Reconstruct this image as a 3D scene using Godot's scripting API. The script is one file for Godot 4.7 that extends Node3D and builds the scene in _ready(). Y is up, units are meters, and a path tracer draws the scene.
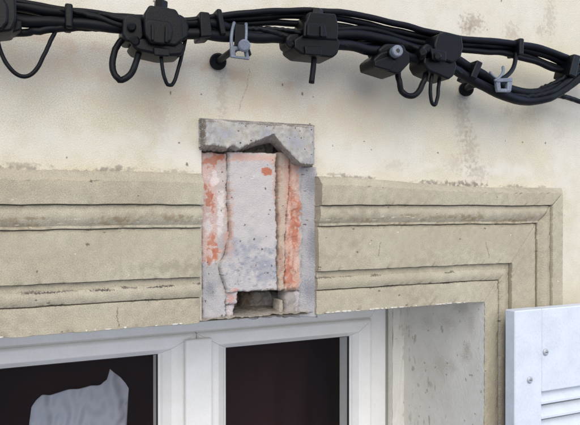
extends Node3D
# A stuccoed house front with a moulded stone window surround, a broken keystone, overhead power cables and a louvred shutter.

var rng := RandomNumberGenerator.new()
var noise := FastNoiseLite.new()
var M := {}
var used := {}

# ---------------------------------------------------------------- naming
func numbered(called: String) -> String:
	var n: int = used.get(called, 0)
	used[called] = n + 1
	return called if n == 0 else "%s_%03d" % [called, n]

func thing(called: String, label: String, category: String, at := Vector3.ZERO, group := "") -> Node3D:
	var o := Node3D.new()
	o.name = numbered(called)
	add_child(o)
	o.position = at
	tag(o, label, category, group)
	return o

func tag(o: Node, label: String, category: String, group := "") -> void:
	o.set_meta("label", label)
	o.set_meta("category", category)
	if group != "":
		o.set_meta("group", group)

# commits a mesh as one named part (or top-level thing); vertices are in world metres, the parent's position is taken off
func part(called: String, mesh: Mesh, m: Material, parent: Node = self, label := "") -> MeshInstance3D:
	var o := MeshInstance3D.new()
	o.name = numbered(called) if parent == self else called
	o.mesh = mesh
	o.material_override = m
	parent.add_child(o, true)
	if label != "":
		o.set_meta("label", label)
	return o

# ---------------------------------------------------------------- mesh helpers
func wall_uv(p: Vector3) -> Vector2:
	return Vector2((p.x + 0.15 - p.z * 0.7) / 1.2, (3.45 - p.y) / 0.9)

func niche_uv(p: Vector3) -> Vector2:
	return Vector2((p.x - 0.205 - p.z * 0.3) / 0.19, (3.12 - p.y) / 0.28)

func side_uv(p: Vector3) -> Vector2:
	return Vector2((p.z + 0.24) / 0.4, (2.86 - p.y) / 0.4)

# rows[j][i]; i runs right, j runs up, seen from the front
func add_grid(st: SurfaceTool, rows: Array, base: int, off: Vector3, uvf: Callable, group := 1, flip := false) -> int:
	var nj := rows.size()
	var ni: int = rows[0].size()
	st.set_smooth_group(group)
	for j in nj:
		for i in ni:
			var p: Vector3 = rows[j][i]
			st.set_uv(uvf.call(p))
			st.add_vertex(p - off)
	for j in nj - 1:
		for i in ni - 1:
			var a := base + j * ni + i
			var b := a + 1
			var c := a + ni
			var d := c + 1
			if flip:
				for k in [a, d, c, a, b, d]:
					st.add_index(k)
			else:
				for k in [a, c, d, a, d, b]:
					st.add_index(k)
	return base + ni * nj

func grid_mesh(grids: Array, off: Vector3, uvf: Callable, flips := []) -> ArrayMesh:
	var st := SurfaceTool.new()
	st.begin(Mesh.PRIMITIVE_TRIANGLES)
	var base := 0
	for g in grids.size():
		base = add_grid(st, grids[g], base, off, uvf, g + 1, flips.size() > g and flips[g])
	st.generate_normals()
	return st.commit()

func quad(st: SurfaceTool, a: Vector3, b: Vector3, c: Vector3, d: Vector3, off: Vector3, uvf: Callable) -> void:
	# a, b, c, d anticlockwise as seen from the front
	for p in [a, c, b, a, d, c]:
		st.set_uv(uvf.call(p))
		st.add_vertex(p - off)

func flat_begin() -> SurfaceTool:
	var st := SurfaceTool.new()
	st.begin(Mesh.PRIMITIVE_TRIANGLES)
	st.set_smooth_group(-1)
	return st

func flat_end(st: SurfaceTool) -> ArrayMesh:
	st.generate_normals()
	return st.commit()

# chamfered box in its own frame, added through a transform
func add_box(st: SurfaceTool, xf: Transform3D, s: Vector3, ch: float, off: Vector3, uvf: Callable) -> void:
	var h := s * 0.5
	var c: float = min(ch, min(h.x, min(h.y, h.z)) * 0.9)
	var axes := [Vector3.RIGHT, Vector3.UP, Vector3.BACK]
	for ax in 3:
		for sg in [-1.0, 1.0]:
			var n: Vector3 = axes[ax] * sg
			var u: Vector3 = axes[(ax + 1) % 3] * sg
			var v: Vector3 = axes[(ax + 2) % 3]
			var hu := h[(ax + 1) % 3] - c
			var hv := h[(ax + 2) % 3] - c
			var hn := h[ax]
			var pts := []
			for k in [[-1, -1], [1, -1], [1, 1], [-1, 1]]:
				pts.append(xf * (n * hn + u * hu * k[0] + v * hv * k[1]))
			quad(st, pts[0], pts[1], pts[2], pts[3], off, uvf)
	# edge chamfers
	for ax in 3:
		var w: Vector3 = axes[ax]
		var u: Vector3 = axes[(ax + 1) % 3]
		var v: Vector3 = axes[(ax + 2) % 3]
		var hw := h[ax] - c
		var hu := h[(ax + 1) % 3]
		var hv := h[(ax + 2) % 3]
		for su in [-1.0, 1.0]:
			for sv in [-1.0, 1.0]:
				var p: Vector3 = u * su * hu + v * sv * (hv - c)
				var q: Vector3 = u * su * (hu - c) + v * sv * hv
				if su * sv > 0:
					quad(st, xf * (p - w * hw), xf * (q - w * hw), xf * (q + w * hw), xf * (p + w * hw), off, uvf)
				else:
					quad(st, xf * (p + w * hw), xf * (q + w * hw), xf * (q - w * hw), xf * (p - w * hw), off, uvf)
	# corners
	for sx in [-1.0, 1.0]:
		for sy in [-1.0, 1.0]:
			for sz in [-1.0, 1.0]:
				var a := xf * Vector3(sx * h.x, sy * (h.y - c), sz * (h.z - c))
				var b := xf * Vector3(sx * (h.x - c), sy * h.y, sz * (h.z - c))
				var d := xf * Vector3(sx * (h.x - c), sy * (h.y - c), sz * h.z)
				var order := [a, d, b] if sx * sy * sz > 0 else [a, b, d]
				for p in order:
					st.set_uv(uvf.call(p))
					st.add_vertex(p - off)

func box_mesh(lo: Vector3, hi: Vector3, ch: float, off := Vector3.ZERO, uvf: Callable = wall_uv) -> ArrayMesh:
	var st := flat_begin()
	add_box(st, Transform3D(Basis(), (lo + hi) * 0.5), (hi - lo).abs(), ch, off, uvf)
	return flat_end(st)

# outline pushed from z0 to z1, its corners and rims rounded like moulded plastic
func prism_mesh(outline: PackedVector2Array, z0: float, z1: float, bev: float, off := Vector3.ZERO, uvf: Callable = wall_uv) -> ArrayMesh:
	var src := outline.duplicate()
	if Geometry2D.is_polygon_clockwise(src):
		src.reverse()
	var m := src.size()
	var pts := PackedVector2Array()
	for i in m:
		var p := src[i]
		var a := src[(i + m - 1) % m] - p
		var b := src[(i + 1) % m] - p
		var cut: float = min(bev * 1.2, 0.4 * min(a.length(), b.length()))
		var pa := p + a.normalized() * cut
		var pb := p + b.normalized() * cut
		for k in 4:
			var f := k / 3.0
			pts.append(pa.lerp(p, f).lerp(p.lerp(pb, f), f))
	var n := pts.size()
	var nor := PackedVector2Array()
	for i in n:
		var e0 := (pts[i] - pts[(i + n - 1) % n]).normalized()
		var e1 := (pts[(i + 1) % n] - pts[i]).normalized()
		nor.append((Vector2(-e0.y, e0.x) + Vector2(-e1.y, e1.x)).normalized())
	var rings := []
	for q in [[-1, 3], [-1, 2], [-1, 1], [-1, 0], [1, 0], [1, 1], [1, 2], [1, 3]]:
		var ang: float = q[1] * PI / 6.0
		var z: float = (z1 - bev + bev * sin(ang)) if q[0] == 1 else (z0 + bev - bev * sin(ang))
		var ring := []
		for i in n:
			var p := pts[i] + nor[i] * bev * (1.0 - cos(ang))
			ring.append(Vector3(p.x, p.y, z))
		rings.append(ring)
	var st := SurfaceTool.new()
	st.begin(Mesh.PRIMITIVE_TRIANGLES)
	st.set_smooth_group(1)
	for r in rings.size() - 1:
		for i in n:
			var j := (i + 1) % n
			quad(st, rings[r][i], rings[r][j], rings[r + 1][j], rings[r + 1][i], off, uvf)
	for e in [0, 7]:
		st.set_smooth_group(2 + e)
		var inn := PackedVector2Array()
		for p in rings[e]:
			inn.append(Vector2(p.x, p.y))
		var tri := Geometry2D.triangulate_polygon(inn)
		for t in range(0, tri.size(), 3):
			var a: Vector3 = rings[e][tri[t]]
			var b: Vector3 = rings[e][tri[t + 1]]
			var c: Vector3 = rings[e][tri[t + 2]]
			var cw := (b - a).cross(c - a).z < 0
			for p in ([a, b, c] if cw == (e == 7) else [a, c, b]):
				st.set_uv(uvf.call(p))
				st.add_vertex(p - off)
	st.generate_normals()
	return st.commit()

func spline(pts: Array, step: float) -> Array:
	var out := []
	var n := pts.size()
	for i in n - 1:
		var p0: Vector3 = pts[max(i - 1, 0)]
		var p1: Vector3 = pts[i]
		var p2: Vector3 = pts[i + 1]
		var p3: Vector3 = pts[min(i + 2, n - 1)]
		var k: int = max(2, int(ceil(p1.distance_to(p2) / step)))
		for s in k:
			out.append(p1.cubic_interpolate(p2, p0, p3, float(s) / k))
	out.append(pts[n - 1])
	return out

func tube_mesh(pts: Array, r: float, off := Vector3.ZERO, sides := 14, step := 0.006, wob := 0.0, r_end := -1.0) -> ArrayMesh:
	var path := spline(pts, step)
	for pass_ in 8:
		var soft := path.duplicate()
		for i in range(1, path.size() - 1):
			soft[i] = path[i] * 0.5 + (path[i - 1] + path[i + 1]) * 0.25
		path = soft
	if wob > 0.0:
		for i in path.size():
			var p: Vector3 = path[i]
			var k: float = r * 0.35
			path[i] = p + Vector3(0, k * noise.get_noise_2d(p.x * 160.0, r * 90000.0 + p.z * 9000.0), k * noise.get_noise_2d(p.x * 160.0 + 400.0, r * 90000.0 + p.z * 9000.0))
	var st := SurfaceTool.new()
	st.begin(Mesh.PRIMITIVE_TRIANGLES)
	st.set_smooth_group(1)
	var n := path.size()
	var t0: Vector3 = (path[1] - path[0]).normalized()
	var u := t0.cross(Vector3.UP if abs(t0.y) < 0.9 else Vector3.RIGHT).normalized()
	var run := 0.0
	for i in n:
		var t: Vector3 = (path[min(i + 1, n - 1)] - path[max(i - 1, 0)]).normalized()
		u = (u - t * u.dot(t)).normalized()
		var v := t.cross(u)
		if i > 0:
			run += path[i].distance_to(path[i - 1])
		var rr := r if r_end < 0.0 else lerpf(r, r_end, float(i) / (n - 1))
		if wob > 0.0:
			rr *= 1.0 + wob * noise.get_noise_3dv(path[i] * 900.0)
		for k in sides + 1:
			var a := TAU * k / sides
			st.set_uv(Vector2(float(k) / sides * 0.25, run * 2.0))
			st.add_vertex(path[i] + (u * cos(a) + v * sin(a)) * rr - off)
	for i in n - 1:
		for k in sides:
			var a := i * (sides + 1) + k
			var b := a + 1
			var c := a + sides + 1
			var d := c + 1
			for q in [a, d, b, a, c, d]:
				st.add_index(q)
	var base := n * (sides + 1)
	st.set_smooth_group(2)
	for e in [0, n - 1]:
		st.set_uv(Vector2.ZERO)
		st.add_vertex(path[e] - off)
		for k in sides + 1:
			var idx: int = e * (sides + 1) + (k % sides)
			if k < sides:
				var nx: int = e * (sides + 1) + k + 1
				if e == 0:
					for q in [base, idx, nx]:
						st.add_index(q)
				else:
					for q in [base, nx, idx]:
						st.add_index(q)
		base += 1
	st.generate_normals()
	return st.commit()

# straight round or hexagonal pin, flat shaded when sides are few
func pin_mesh(a: Vector3, b: Vector3, r: float, sides: int, ch: float, off := Vector3.ZERO) -> ArrayMesh:
	var ax := (b - a).normalized()
	var u := ax.cross(Vector3.UP if abs(ax.y) < 0.9 else Vector3.RIGHT).normalized()
	var v := ax.cross(u)
	var st := SurfaceTool.new()
	st.begin(Mesh.PRIMITIVE_TRIANGLES)
	var prof := [[a, 0.0], [a, r - ch], [a + ax * ch, r], [b - ax * ch, r], [b, r - ch], [b, 0.0]]
	for j in prof.size() - 1:
		st.set_smooth_group(-1 if sides < 9 else j)
		for k in sides:
			var a0 := TAU * k / sides
			var a1 := TAU * (k + 1) / sides
			var d0 := u * cos(a0) + v * sin(a0)
			var d1 := u * cos(a1) + v * sin(a1)
			var p00: Vector3 = prof[j][0] + d0 * prof[j][1]
			var p01: Vector3 = prof[j][0] + d1 * prof[j][1]
			var p10: Vector3 = prof[j + 1][0] + d0 * prof[j + 1][1]
			var p11: Vector3 = prof[j + 1][0] + d1 * prof[j + 1][1]
			var tris := []
			if j > 0:
				tris += [p00, p11, p01]
			if j < prof.size() - 2:
				tris += [p00, p10, p11]
			if j == 0:
				tris = [p00, p10, p11]
			for p in tris:
				st.set_uv(wall_uv(p))
				st.add_vertex(p - off)
	st.generate_normals()
	return st.commit()

func at_curve(c: Array, t: float) -> float:
	# c: [[t, value], ...] rising in t
	if t <= c[0][0]:
		return c[0][1]
	for i in c.size() - 1:
		if t <= c[i + 1][0]:
			var f: float = (t - c[i][0]) / max(1e-6, c[i + 1][0] - c[i][0])
			return lerpf(c[i][1], c[i + 1][1], f)
	return c[c.size() - 1][1]

# rough upright block: left and right edges are curves of y
func ribbon_mesh(y0: float, y1: float, xl: Array, xr: Array, zback: float, zl: float, zr: float, bev: float, amp: float, jag: float, seed_: float, tilt := 0.0, top := [], bot := []) -> ArrayMesh:
	var step := 0.0016
	var ny: int = max(6, int((y1 - y0) / step))
	var wid := at_curve(xr, (y0 + y1) * 0.5) - at_curve(xl, (y0 + y1) * 0.5)
	var nx: int = max(6, int(wid / step))
	var rows := []
	for j in ny + 3:
		var f: float = clamp(float(j - 1) / ny, 0.0, 1.0)
		var row := []
		for i in nx + 3:
			var g: float = clamp(float(i - 1) / nx, 0.0, 1.0)
			var yy := lerpf(y0, y1, f)
			var a := at_curve(xl, yy) + jag * noise.get_noise_2d(yy * 600.0, seed_) + 0.35 * jag * noise.get_noise_2d(yy * 2600.0, seed_ + 9.0)
			var b := at_curve(xr, yy) + jag * noise.get_noise_2d(yy * 600.0, seed_ + 50.0) + 0.35 * jag * noise.get_noise_2d(yy * 2600.0, seed_ + 59.0)
			var x := lerpf(a, b, g)
			var y_lo: float = y0 if bot.is_empty() else at_curve(bot, x)
			var y_hi: float = y1 if top.is_empty() else at_curve(top, x)
			y_lo += jag * noise.get_noise_2d(x * 500.0, seed_ + 100.0)
			y_hi += jag * noise.get_noise_2d(x * 500.0, seed_ + 150.0)
			var y := lerpf(y_lo, y_hi, f)
			var edge: float = min(min(g * (b - a), (1.0 - g) * (b - a)), min(f * (y1 - y0), (1.0 - f) * (y1 - y0)))
			var wear: float = bev * (1.0 + 1.2 * noise.get_noise_3d(x * 2500.0, y * 2500.0, seed_))
			var drop: float = wear * pow(clamp(1.0 - edge / max(bev * 1.6, 1e-5), 0.0, 1.0), 2.0)
			var z := lerpf(zl, zr, g) + tilt * (f - 0.5) - drop
			z += amp * noise.get_noise_3d(x * 900.0, y * 500.0, seed_) + amp * 0.3 * noise.get_noise_3d(x * 3500.0, y * 2500.0, seed_ + 7.0) + amp * 0.10 * noise.get_noise_3d(x * 11000.0, y * 11000.0, seed_ + 3.0)
			if i == 0 or j == 0 or i == nx + 2 or j == ny + 2:
				z = zback
			row.append(Vector3(x, y, z))
		rows.append(row)
	return grid_mesh([rows], Vector3.ZERO, niche_uv)

# ---------------------------------------------------------------- painted textures (colour of matter, plus shade on one edge of the keystone cap)
class Canvas:
	var w: int
	var h: int
	var x0: float
	var y1: float
	var sx: float
	var sy: float
	var d: PackedByteArray
	func _init(w_: int, h_: int, x0_: float, y1_: float, wid: float, hei: float) -> void:
		w = w_; h = h_; x0 = x0_; y1 = y1_; sx = w_ / wid; sy = h_ / hei
		d = PackedByteArray()
		d.resize(w * h * 3)
	# base colour varied by up to three noise images (bytes), each pulling towards a colour
	func base(c: Color, layers: Array) -> void:
		var r := c.r * 255.0
		var g := c.g * 255.0
		var b := c.b * 255.0
		var n := layers.size()
		var im: Array = []
		for l in layers:
			im.append(l[0])
		var i0: PackedByteArray = im[0]
		var i1: PackedByteArray = im[1]
		var i2: PackedByteArray = im[2]
		var t0r: float = (layers[0][1].r - c.r) * layers[0][2] * 2.0
		var t0g: float = (layers[0][1].g - c.g) * layers[0][2] * 2.0
		var t0b: float = (layers[0][1].b - c.b) * layers[0][2] * 2.0
		var t1r: float = (layers[1][1].r - c.r) * layers[1][2] * 2.0
		var t1g: float = (layers[1][1].g - c.g) * layers[1][2] * 2.0
		var t1b: float = (layers[1][1].b - c.b) * layers[1][2] * 2.0
		var t2r: float = (layers[2][1].r - c.r) * layers[2][2] * 2.0
		var t2g: float = (layers[2][1].g - c.g) * layers[2][2] * 2.0
		var t2b: float = (layers[2][1].b - c.b) * layers[2][2] * 2.0
		var o := 0
		for k in w * h:
			var a := i0[k] - 127.5
			var e := i1[k] - 127.5
			var f := i2[k] - 127.5
			d[o] = clampi(int(r + a * t0r + e * t1r + f * t2r), 0, 255)
			d[o + 1] = clampi(int(g + a * t0g + e * t1g + f * t2g), 0, 255)
			d[o + 2] = clampi(int(b + a * t0b + e * t1b + f * t2b), 0, 255)
			o += 3
	# a patch of matter with a ragged outline: nz is a noise image, hard the sharpness of its edge
	func patch(cx: float, cy: float, rx: float, ry: float, c: Color, amount: float, nz: PackedByteArray, rag: float, hard: float) -> void:
		var px := int((cx - x0) * sx)
		var py := int((y1 - cy) * sy)
		var ex := rx * sx
		var ey := ry * sy
		for y in range(max(0, int(py - ey * 1.6)), min(h, int(py + ey * 1.6) + 1)):
			for x in range(max(0, int(px - ex * 1.6)), min(w, int(px + ex * 1.6) + 1)):
				var dx := (x - px) / ex
				var dy := (y - py) / ey
				var q := 1.0 - sqrt(dx * dx + dy * dy) + (nz[y * w + x] / 127.5 - 1.0) * rag
				if q > 0.0:
					var a: float = min(1.0, q * hard) * amount
					var o := (y * w + x) * 3
					d[o] = int(lerpf(d[o], c.r * 255.0, a))
					d[o + 1] = int(lerpf(d[o + 1], c.g * 255.0, a))
					d[o + 2] = int(lerpf(d[o + 2], c.b * 255.0, a))
	# rectangle with ragged edges
	func slab(xa: float, ya: float, xb: float, yb: float, c: Color, amount: float, nz: PackedByteArray, rag: float, hard: float) -> void:
		var l := (xa - x0) * sx
		var r := (xb - x0) * sx
		var t := (y1 - yb) * sy
		var b := (y1 - ya) * sy
		for y in range(max(0, int(t - rag)), min(h, int(b + rag) + 1)):
			for x in range(max(0, int(l - rag)), min(w, int(r + rag) + 1)):
				var q: float = min(min(x - l, r - x), min(y - t, b - y)) + (nz[y * w + x] / 127.5 - 1.0) * rag
				if q > 0.0:
					var a: float = min(1.0, q * hard) * amount
					var o := (y * w + x) * 3
					d[o] = int(lerpf(d[o], c.r * 255.0, a))
					d[o + 1] = int(lerpf(d[o + 1], c.g * 255.0, a))
					d[o + 2] = int(lerpf(d[o + 2], c.b * 255.0, a))
	func tex() -> ImageTexture:
		var im := Image.create_from_data(w, h, false, Image.FORMAT_RGB8, d)
		return ImageTexture.create_from_image(im)

func noise_bytes(w: int, h: int, feature: float, octaves: int, seed_: int, kind := FastNoiseLite.TYPE_SIMPLEX_SMOOTH) -> PackedByteArray:
	return noise_image(w, h, feature, octaves, seed_, kind).get_data()

func noise_image(w: int, h: int, feature: float, octaves: int, seed_: int, kind := FastNoiseLite.TYPE_SIMPLEX_SMOOTH) -> Image:
	var f := FastNoiseLite.new()
	f.noise_type = kind
	f.seed = seed_
	f.frequency = 1.0 / feature
	f.fractal_type = FastNoiseLite.FRACTAL_FBM
	f.fractal_octaves = octaves
	var im := f.get_seamless_image(w, h)
	if im.get_format() != Image.FORMAT_L8:
		im.convert(Image.FORMAT_L8)
	return im

func rgb(r: int, g: int, b: int) -> Color:
	return Color(r / 255.0, g / 255.0, b / 255.0)

func material(c: Color, rough: float, metal := 0.0) -> StandardMaterial3D:
	var m := StandardMaterial3D.new()
	m.albedo_color = c
	m.roughness = rough
	m.metallic = metal
	return m

func relief(m: StandardMaterial3D, im: Image, cm: float) -> void:
	m.heightmap_enabled = true
	m.heightmap_texture = ImageTexture.create_from_image(im)
	m.heightmap_scale = cm

func make_materials() -> void:
	var W := 2048
	var H := 1536
	var big := noise_bytes(W, H, 330.0, 4, 11)
	var mid := noise_bytes(W, H, 60.0, 4, 12)
	var fine := noise_bytes(W, H, 5.0, 3, 13)
	var med := noise_bytes(W, H, 15.0, 4, 14)
	var grain := noise_bytes(W, H, 2.8, 3, 33)
	print("noise ", Time.get_ticks_msec())
	# stucco
	var c := Canvas.new(W, H, -0.15, 3.45, 1.2, 0.9)
	c.base(rgb(207, 200, 181), [[big, rgb(218, 214, 206), 0.6], [mid, rgb(216, 206, 184), 0.45], [grain, rgb(158, 148, 130), 0.5]])
	print("stucco ", Time.get_ticks_msec())
	# whiter lime wash along the top of the stone surround and at the top of the wall
	var lime := rgb(216, 211, 200)
	for q in [[0.05, 3.075, 0.22, 0.035, 0.55], [0.19, 3.075, 0.06, 0.05, 0.7], [0.47, 3.075, 0.14, 0.035, 0.6], [0.70, 3.062, 0.16, 0.02, 0.8], [0.86, 3.09, 0.03, 0.10, 0.55], [0.12, 3.27, 0.25, 0.05, 0.6], [0.45, 3.29, 0.25, 0.06, 0.5], [0.70, 3.30, 0.2, 0.06, 0.5], [0.42, 3.10, 0.05, 0.05, 0.5], [0.92, 3.0, 0.06, 0.25, 0.5]]:
		c.patch(q[0], q[1], q[2], q[3], lime, q[4], mid, 0.55, 1.3)
	# reddish line and warmer patches below the cables
	for q in [[0.02, 3.203, 0.05, 0.006], [0.09, 3.196, 0.06, 0.008], [0.17, 3.188, 0.06, 0.007], [0.27, 3.183, 0.05, 0.008], [0.335, 3.172, 0.05, 0.006]]:
		c.patch(q[0], q[1], q[2], q[3], rgb(182, 150, 132), 0.3, mid, 0.9, 1.0)
	for q in [[0.03, 3.17, 0.09, 0.035], [0.16, 3.15, 0.10, 0.04], [0.30, 3.15, 0.09, 0.03], [0.46, 3.15, 0.09, 0.05]]:
		c.patch(q[0], q[1], q[2], q[3], rgb(196, 172, 146), 0.35, mid, 0.7, 1.0)
	# grey lichen and runs of dirt
	var dirt := rgb(140, 128, 112)
	for q in [[0.668, 3.299, 0.0244, 0.0144, 0.55], [0.658, 3.285, 0.0121, 0.0096, 0.45], [0.750, 3.287, 0.0173, 0.0232, 0.28], [0.834, 3.326, 0.0138, 0.0342, 0.25], [0.767, 3.256, 0.0175, 0.0134, 0.20], [0.647, 3.140, 0.0159, 0.0415, 0.25], [0.663, 3.093, 0.0161, 0.0321, 0.30], [0.633, 3.068, 0.0197, 0.0159, 0.20], [0.679, 3.058, 0.0246, 0.0162, 0.28], [0.789, 3.157, 0.0223, 0.0168, 0.15], [0.741, 3.162, 0.0150, 0.0099, 0.20], [0.811, 3.303, 0.0113, 0.0101, 0.25], [0.857, 3.135, 0.0187, 0.0277, 0.12], [0.521, 3.065, 0.0216, 0.0091, 0.15], [0.248, 3.151, 0.0084, 0.0401, 0.18], [0.165, 3.113, 0.0130, 0.0257, 0.12]]:
		c.patch(q[0], q[1], q[2], q[3], dirt, q[4] * 0.8, med, 1.1, 1.4)
		c.patch(q[0], q[1], q[2] * 1.2, q[3] * 1.2, rgb(164, 150, 130), q[4] * 0.6, mid, 0.9, 0.9)
	# hairline cracks in the render
	for q in [[0.287, 3.19, 3.13]]:
		var x: float = q[0]
		var y: float = q[1]
		while y > q[2]:
			c.patch(x, y, 0.0007, 0.0011, rgb(160, 146, 126), 0.4, fine, 1.0, 1.8)
			y -= 0.0009
			x += rng.randf_range(-0.0009, 0.0005)
	# dirt on the ledge line above the surround
	for k in 46:
		var x := rng.randf_range(-0.1, 0.83)
		if x > 0.2 and x < 0.39:
			continue
		c.patch(x, 3.047 - 0.011 * smoothstep(0.38, 0.66, x) + rng.randf_range(-0.003, 0.004), rng.randf_range(0.008, 0.035), rng.randf_range(0.002, 0.005), rgb(134, 127, 118), 0.4, med, 0.9, 1.5)
	for k in 70:
		c.patch(rng.randf_range(-0.1, 0.95), rng.randf_range(2.75, 3.4), rng.randf_range(0.0008, 0.002), rng.randf_range(0.0008, 0.003), rgb(105, 92, 80), 0.7, fine, 0.5, 3.0)
	M.stucco = material(Color.WHITE, 0.95)
	M.stucco.albedo_texture = c.tex()
	relief(M.stucco, noise_image(W, H, 3.6, 5, 21), 0.045)
	print("stucco done ", Time.get_ticks_msec())

	# stone of the surround
	c = Canvas.new(W, H, -0.15, 3.45, 1.2, 0.9)
	var streak := noise_bytes(W, H, 26.0, 4, 31)
	c.base(rgb(170, 162, 142), [[big, rgb(184, 178, 158), 0.65], [streak, rgb(140, 134, 120), 0.3], [grain, rgb(116, 107, 92), 0.5]])
	var crust := rgb(92, 86, 78)
	# bare cream stone and grey weathering in ragged patches
	for k in 130:
		c.patch(rng.randf_range(-0.15, 0.9), rng.randf_range(2.6, 3.045), rng.randf_range(0.02, 0.07), rng.randf_range(0.004, 0.014), [rgb(198, 186, 156), rgb(138, 131, 116), rgb(184, 174, 150), rgb(150, 140, 118)][k % 4], rng.randf_range(0.12, 0.32), streak, 1.1, 1.0)
	# black crust in broken dashes on the small roll moulding
	for line in [[2.9005, 0.0012, 30, 0.65], [2.8835, 0.0011, 26, 0.6]]:
		for k in line[2]:
			c.patch(rng.randf_range(-0.12, 0.66), line[0] + rng.randf_range(-0.001, 0.001), rng.randf_range(0.003, 0.016), line[1] * rng.randf_range(0.6, 1.5), crust if rng.randf() < 0.6 else rgb(64, 60, 55), line[3], fine, 1.1, 2.4)
	# brown blotches on the lower half of the upper roll
	for k in 60:
		c.patch(rng.randf_range(-0.12, 0.75), rng.randf_range(2.975, 2.990), rng.randf_range(0.006, 0.026), rng.randf_range(0.001, 0.004), rgb(136, 120, 92), 0.4, med, 1.1, 1.8)
	# hairline cracks
	for q in [[0.665, 2.945, 2.92], [0.47, 2.95, 2.93], [0.10, 2.878, 2.852]]:
		var x: float = q[0]
		var y: float = q[1]
		while y > q[2]:
			c.patch(x, y, 0.0007, 0.0012, rgb(110, 100, 86), 0.45, fine, 0.9, 2.5)
			y -= 0.0009
			x += rng.randf_range(-0.0006, 0.0007)
	# pits, white lime specks
	for k in 170:
		var x := rng.randf_range(-0.12, 0.84)
		var y := rng.randf_range(2.7, 3.04)
		var q := pow(rng.randf(), 3.0)
		c.patch(x, y, 0.0005 + 0.0022 * q, 0.0004 + 0.0014 * q, rgb(84, 76, 66), 0.7, fine, 0.9, 2.5)
	for k in 34:
		c.patch(rng.randf_range(-0.12, 0.84), rng.randf_range(2.86, 3.02), rng.randf_range(0.0006, 0.0018), rng.randf_range(0.0005, 0.0012), rgb(214, 208, 194), 0.8, fine, 0.7, 3.0)
	for k in 16:
		c.patch(rng.randf_range(-0.1, 0.6), 2.984 + rng.randf_range(-0.004, 0.004), rng.randf_range(0.002, 0.007), 0.0008, rgb(216, 208, 186), 0.8, fine, 0.8, 3.0)
	M.stone = material(Color.WHITE, 0.93)
	M.stone.albedo_texture = c.tex()
	relief(M.stone, noise_image(W, H, 4.0, 4, 41), 0.045)
	print("stone done ", Time.get_ticks_msec())

	# broken keystone: bricks, lime and cement, painted where they are
	W = 608
	H = 896
	big = noise_bytes(W, H, 120.0, 4, 51)
	mid = noise_bytes(W, H, 34.0, 4, 52)
	fine = noise_bytes(W, H, 5.0, 3, 53)
	c = Canvas.new(W, H, 0.205, 3.12, 0.19, 0.28)
	c.base(rgb(196, 186, 184), [[big, rgb(178, 172, 176), 0.5], [mid, rgb(214, 208, 206), 0.5], [fine, rgb(140, 130, 126), 0.55]])
	c.slab(0.2187, 2.9274, 0.2576, 3.0770, rgb(204, 168, 152), 0.55, mid, 10.0, 0.12)
	c.slab(0.2185, 2.8426, 0.2589, 2.9281, rgb(172, 171, 172), 0.75, mid, 10.0, 0.12)
	c.slab(0.2576, 3.0633, 0.3308, 3.0744, rgb(204, 168, 152), 0.80, mid, 10.0, 0.12)
	c.slab(0.2435, 2.8817, 0.3308, 3.0618, rgb(186, 182, 178), 0.72, mid, 6.0, 0.30)
	c.patch(0.2493, 2.8982, 0.0098, 0.0080, rgb(146, 148, 158), 0.38, big, 1.00, 0.90)
	c.patch(0.3022, 2.9047, 0.0148, 0.0138, rgb(146, 148, 158), 0.38, mid, 1.00, 0.90)
	c.patch(0.2804, 2.9328, 0.0189, 0.0191, rgb(146, 148, 158), 0.38, big, 1.00, 0.90)
	c.patch(0.2591, 2.9220, 0.0228, 0.0081, rgb(146, 148, 158), 0.38, mid, 1.00, 0.90)
	c.patch(0.3125, 2.9266, 0.0105, 0.0138, rgb(146, 148, 158), 0.38, big, 1.00, 0.90)
	c.patch(0.2906, 2.9520, 0.0146, 0.0191, rgb(146, 148, 158), 0.38, mid, 1.00, 0.90)
	c.patch(0.2690, 2.9383, 0.0187, 0.0081, rgb(146, 148, 158), 0.38, big, 1.00, 0.90)
	c.patch(0.3230, 2.9407, 0.0241, 0.0139, rgb(146, 148, 158), 0.38, mid, 1.00, 0.90)
	c.patch(0.3007, 2.9061, 0.0103, 0.0192, rgb(146, 148, 158), 0.38, big, 1.00, 0.90)
	c.patch(0.2790, 2.9471, 0.0145, 0.0081, rgb(146, 148, 158), 0.38, mid, 1.00, 0.90)
	c.patch(0.2577, 2.9489, 0.0185, 0.0134, rgb(146, 148, 158), 0.38, big, 1.00, 0.90)
	c.patch(0.3111, 2.9096, 0.0239, 0.0193, rgb(146, 148, 158), 0.38, mid, 1.00, 0.90)
	c.patch(0.2891, 2.9481, 0.0102, 0.0082, rgb(146, 148, 158), 0.38, big, 1.00, 0.90)
	c.patch(0.2676, 2.9474, 0.0143, 0.0135, rgb(146, 148, 158), 0.38, mid, 1.00, 0.90)
	c.patch(0.3215, 2.9052, 0.0195, 0.0194, rgb(146, 148, 158), 0.38, big, 1.00, 0.90)
	c.patch(0.2993, 2.9413, 0.0237, 0.0083, rgb(146, 148, 158), 0.38, mid, 1.00, 0.90)
	c.patch(0.2776, 2.9381, 0.0101, 0.0135, rgb(146, 148, 158), 0.38, big, 1.00, 0.90)
	c.patch(0.2563, 2.9527, 0.0141, 0.0188, rgb(146, 148, 158), 0.38, mid, 1.00, 0.90)
	c.patch(0.3096, 2.9267, 0.0193, 0.0082, rgb(146, 148, 158), 0.38, big, 1.00, 0.90)
	c.patch(0.2876, 2.9209, 0.0235, 0.0137, rgb(146, 148, 158), 0.38, mid, 1.00, 0.90)
	c.patch(0.2662, 2.9333, 0.0099, 0.0189, rgb(146, 148, 158), 0.38, big, 1.00, 0.90)
	c.patch(0.3200, 2.9039, 0.0150, 0.0084, rgb(146, 148, 158), 0.38, mid, 1.00, 0.90)
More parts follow.
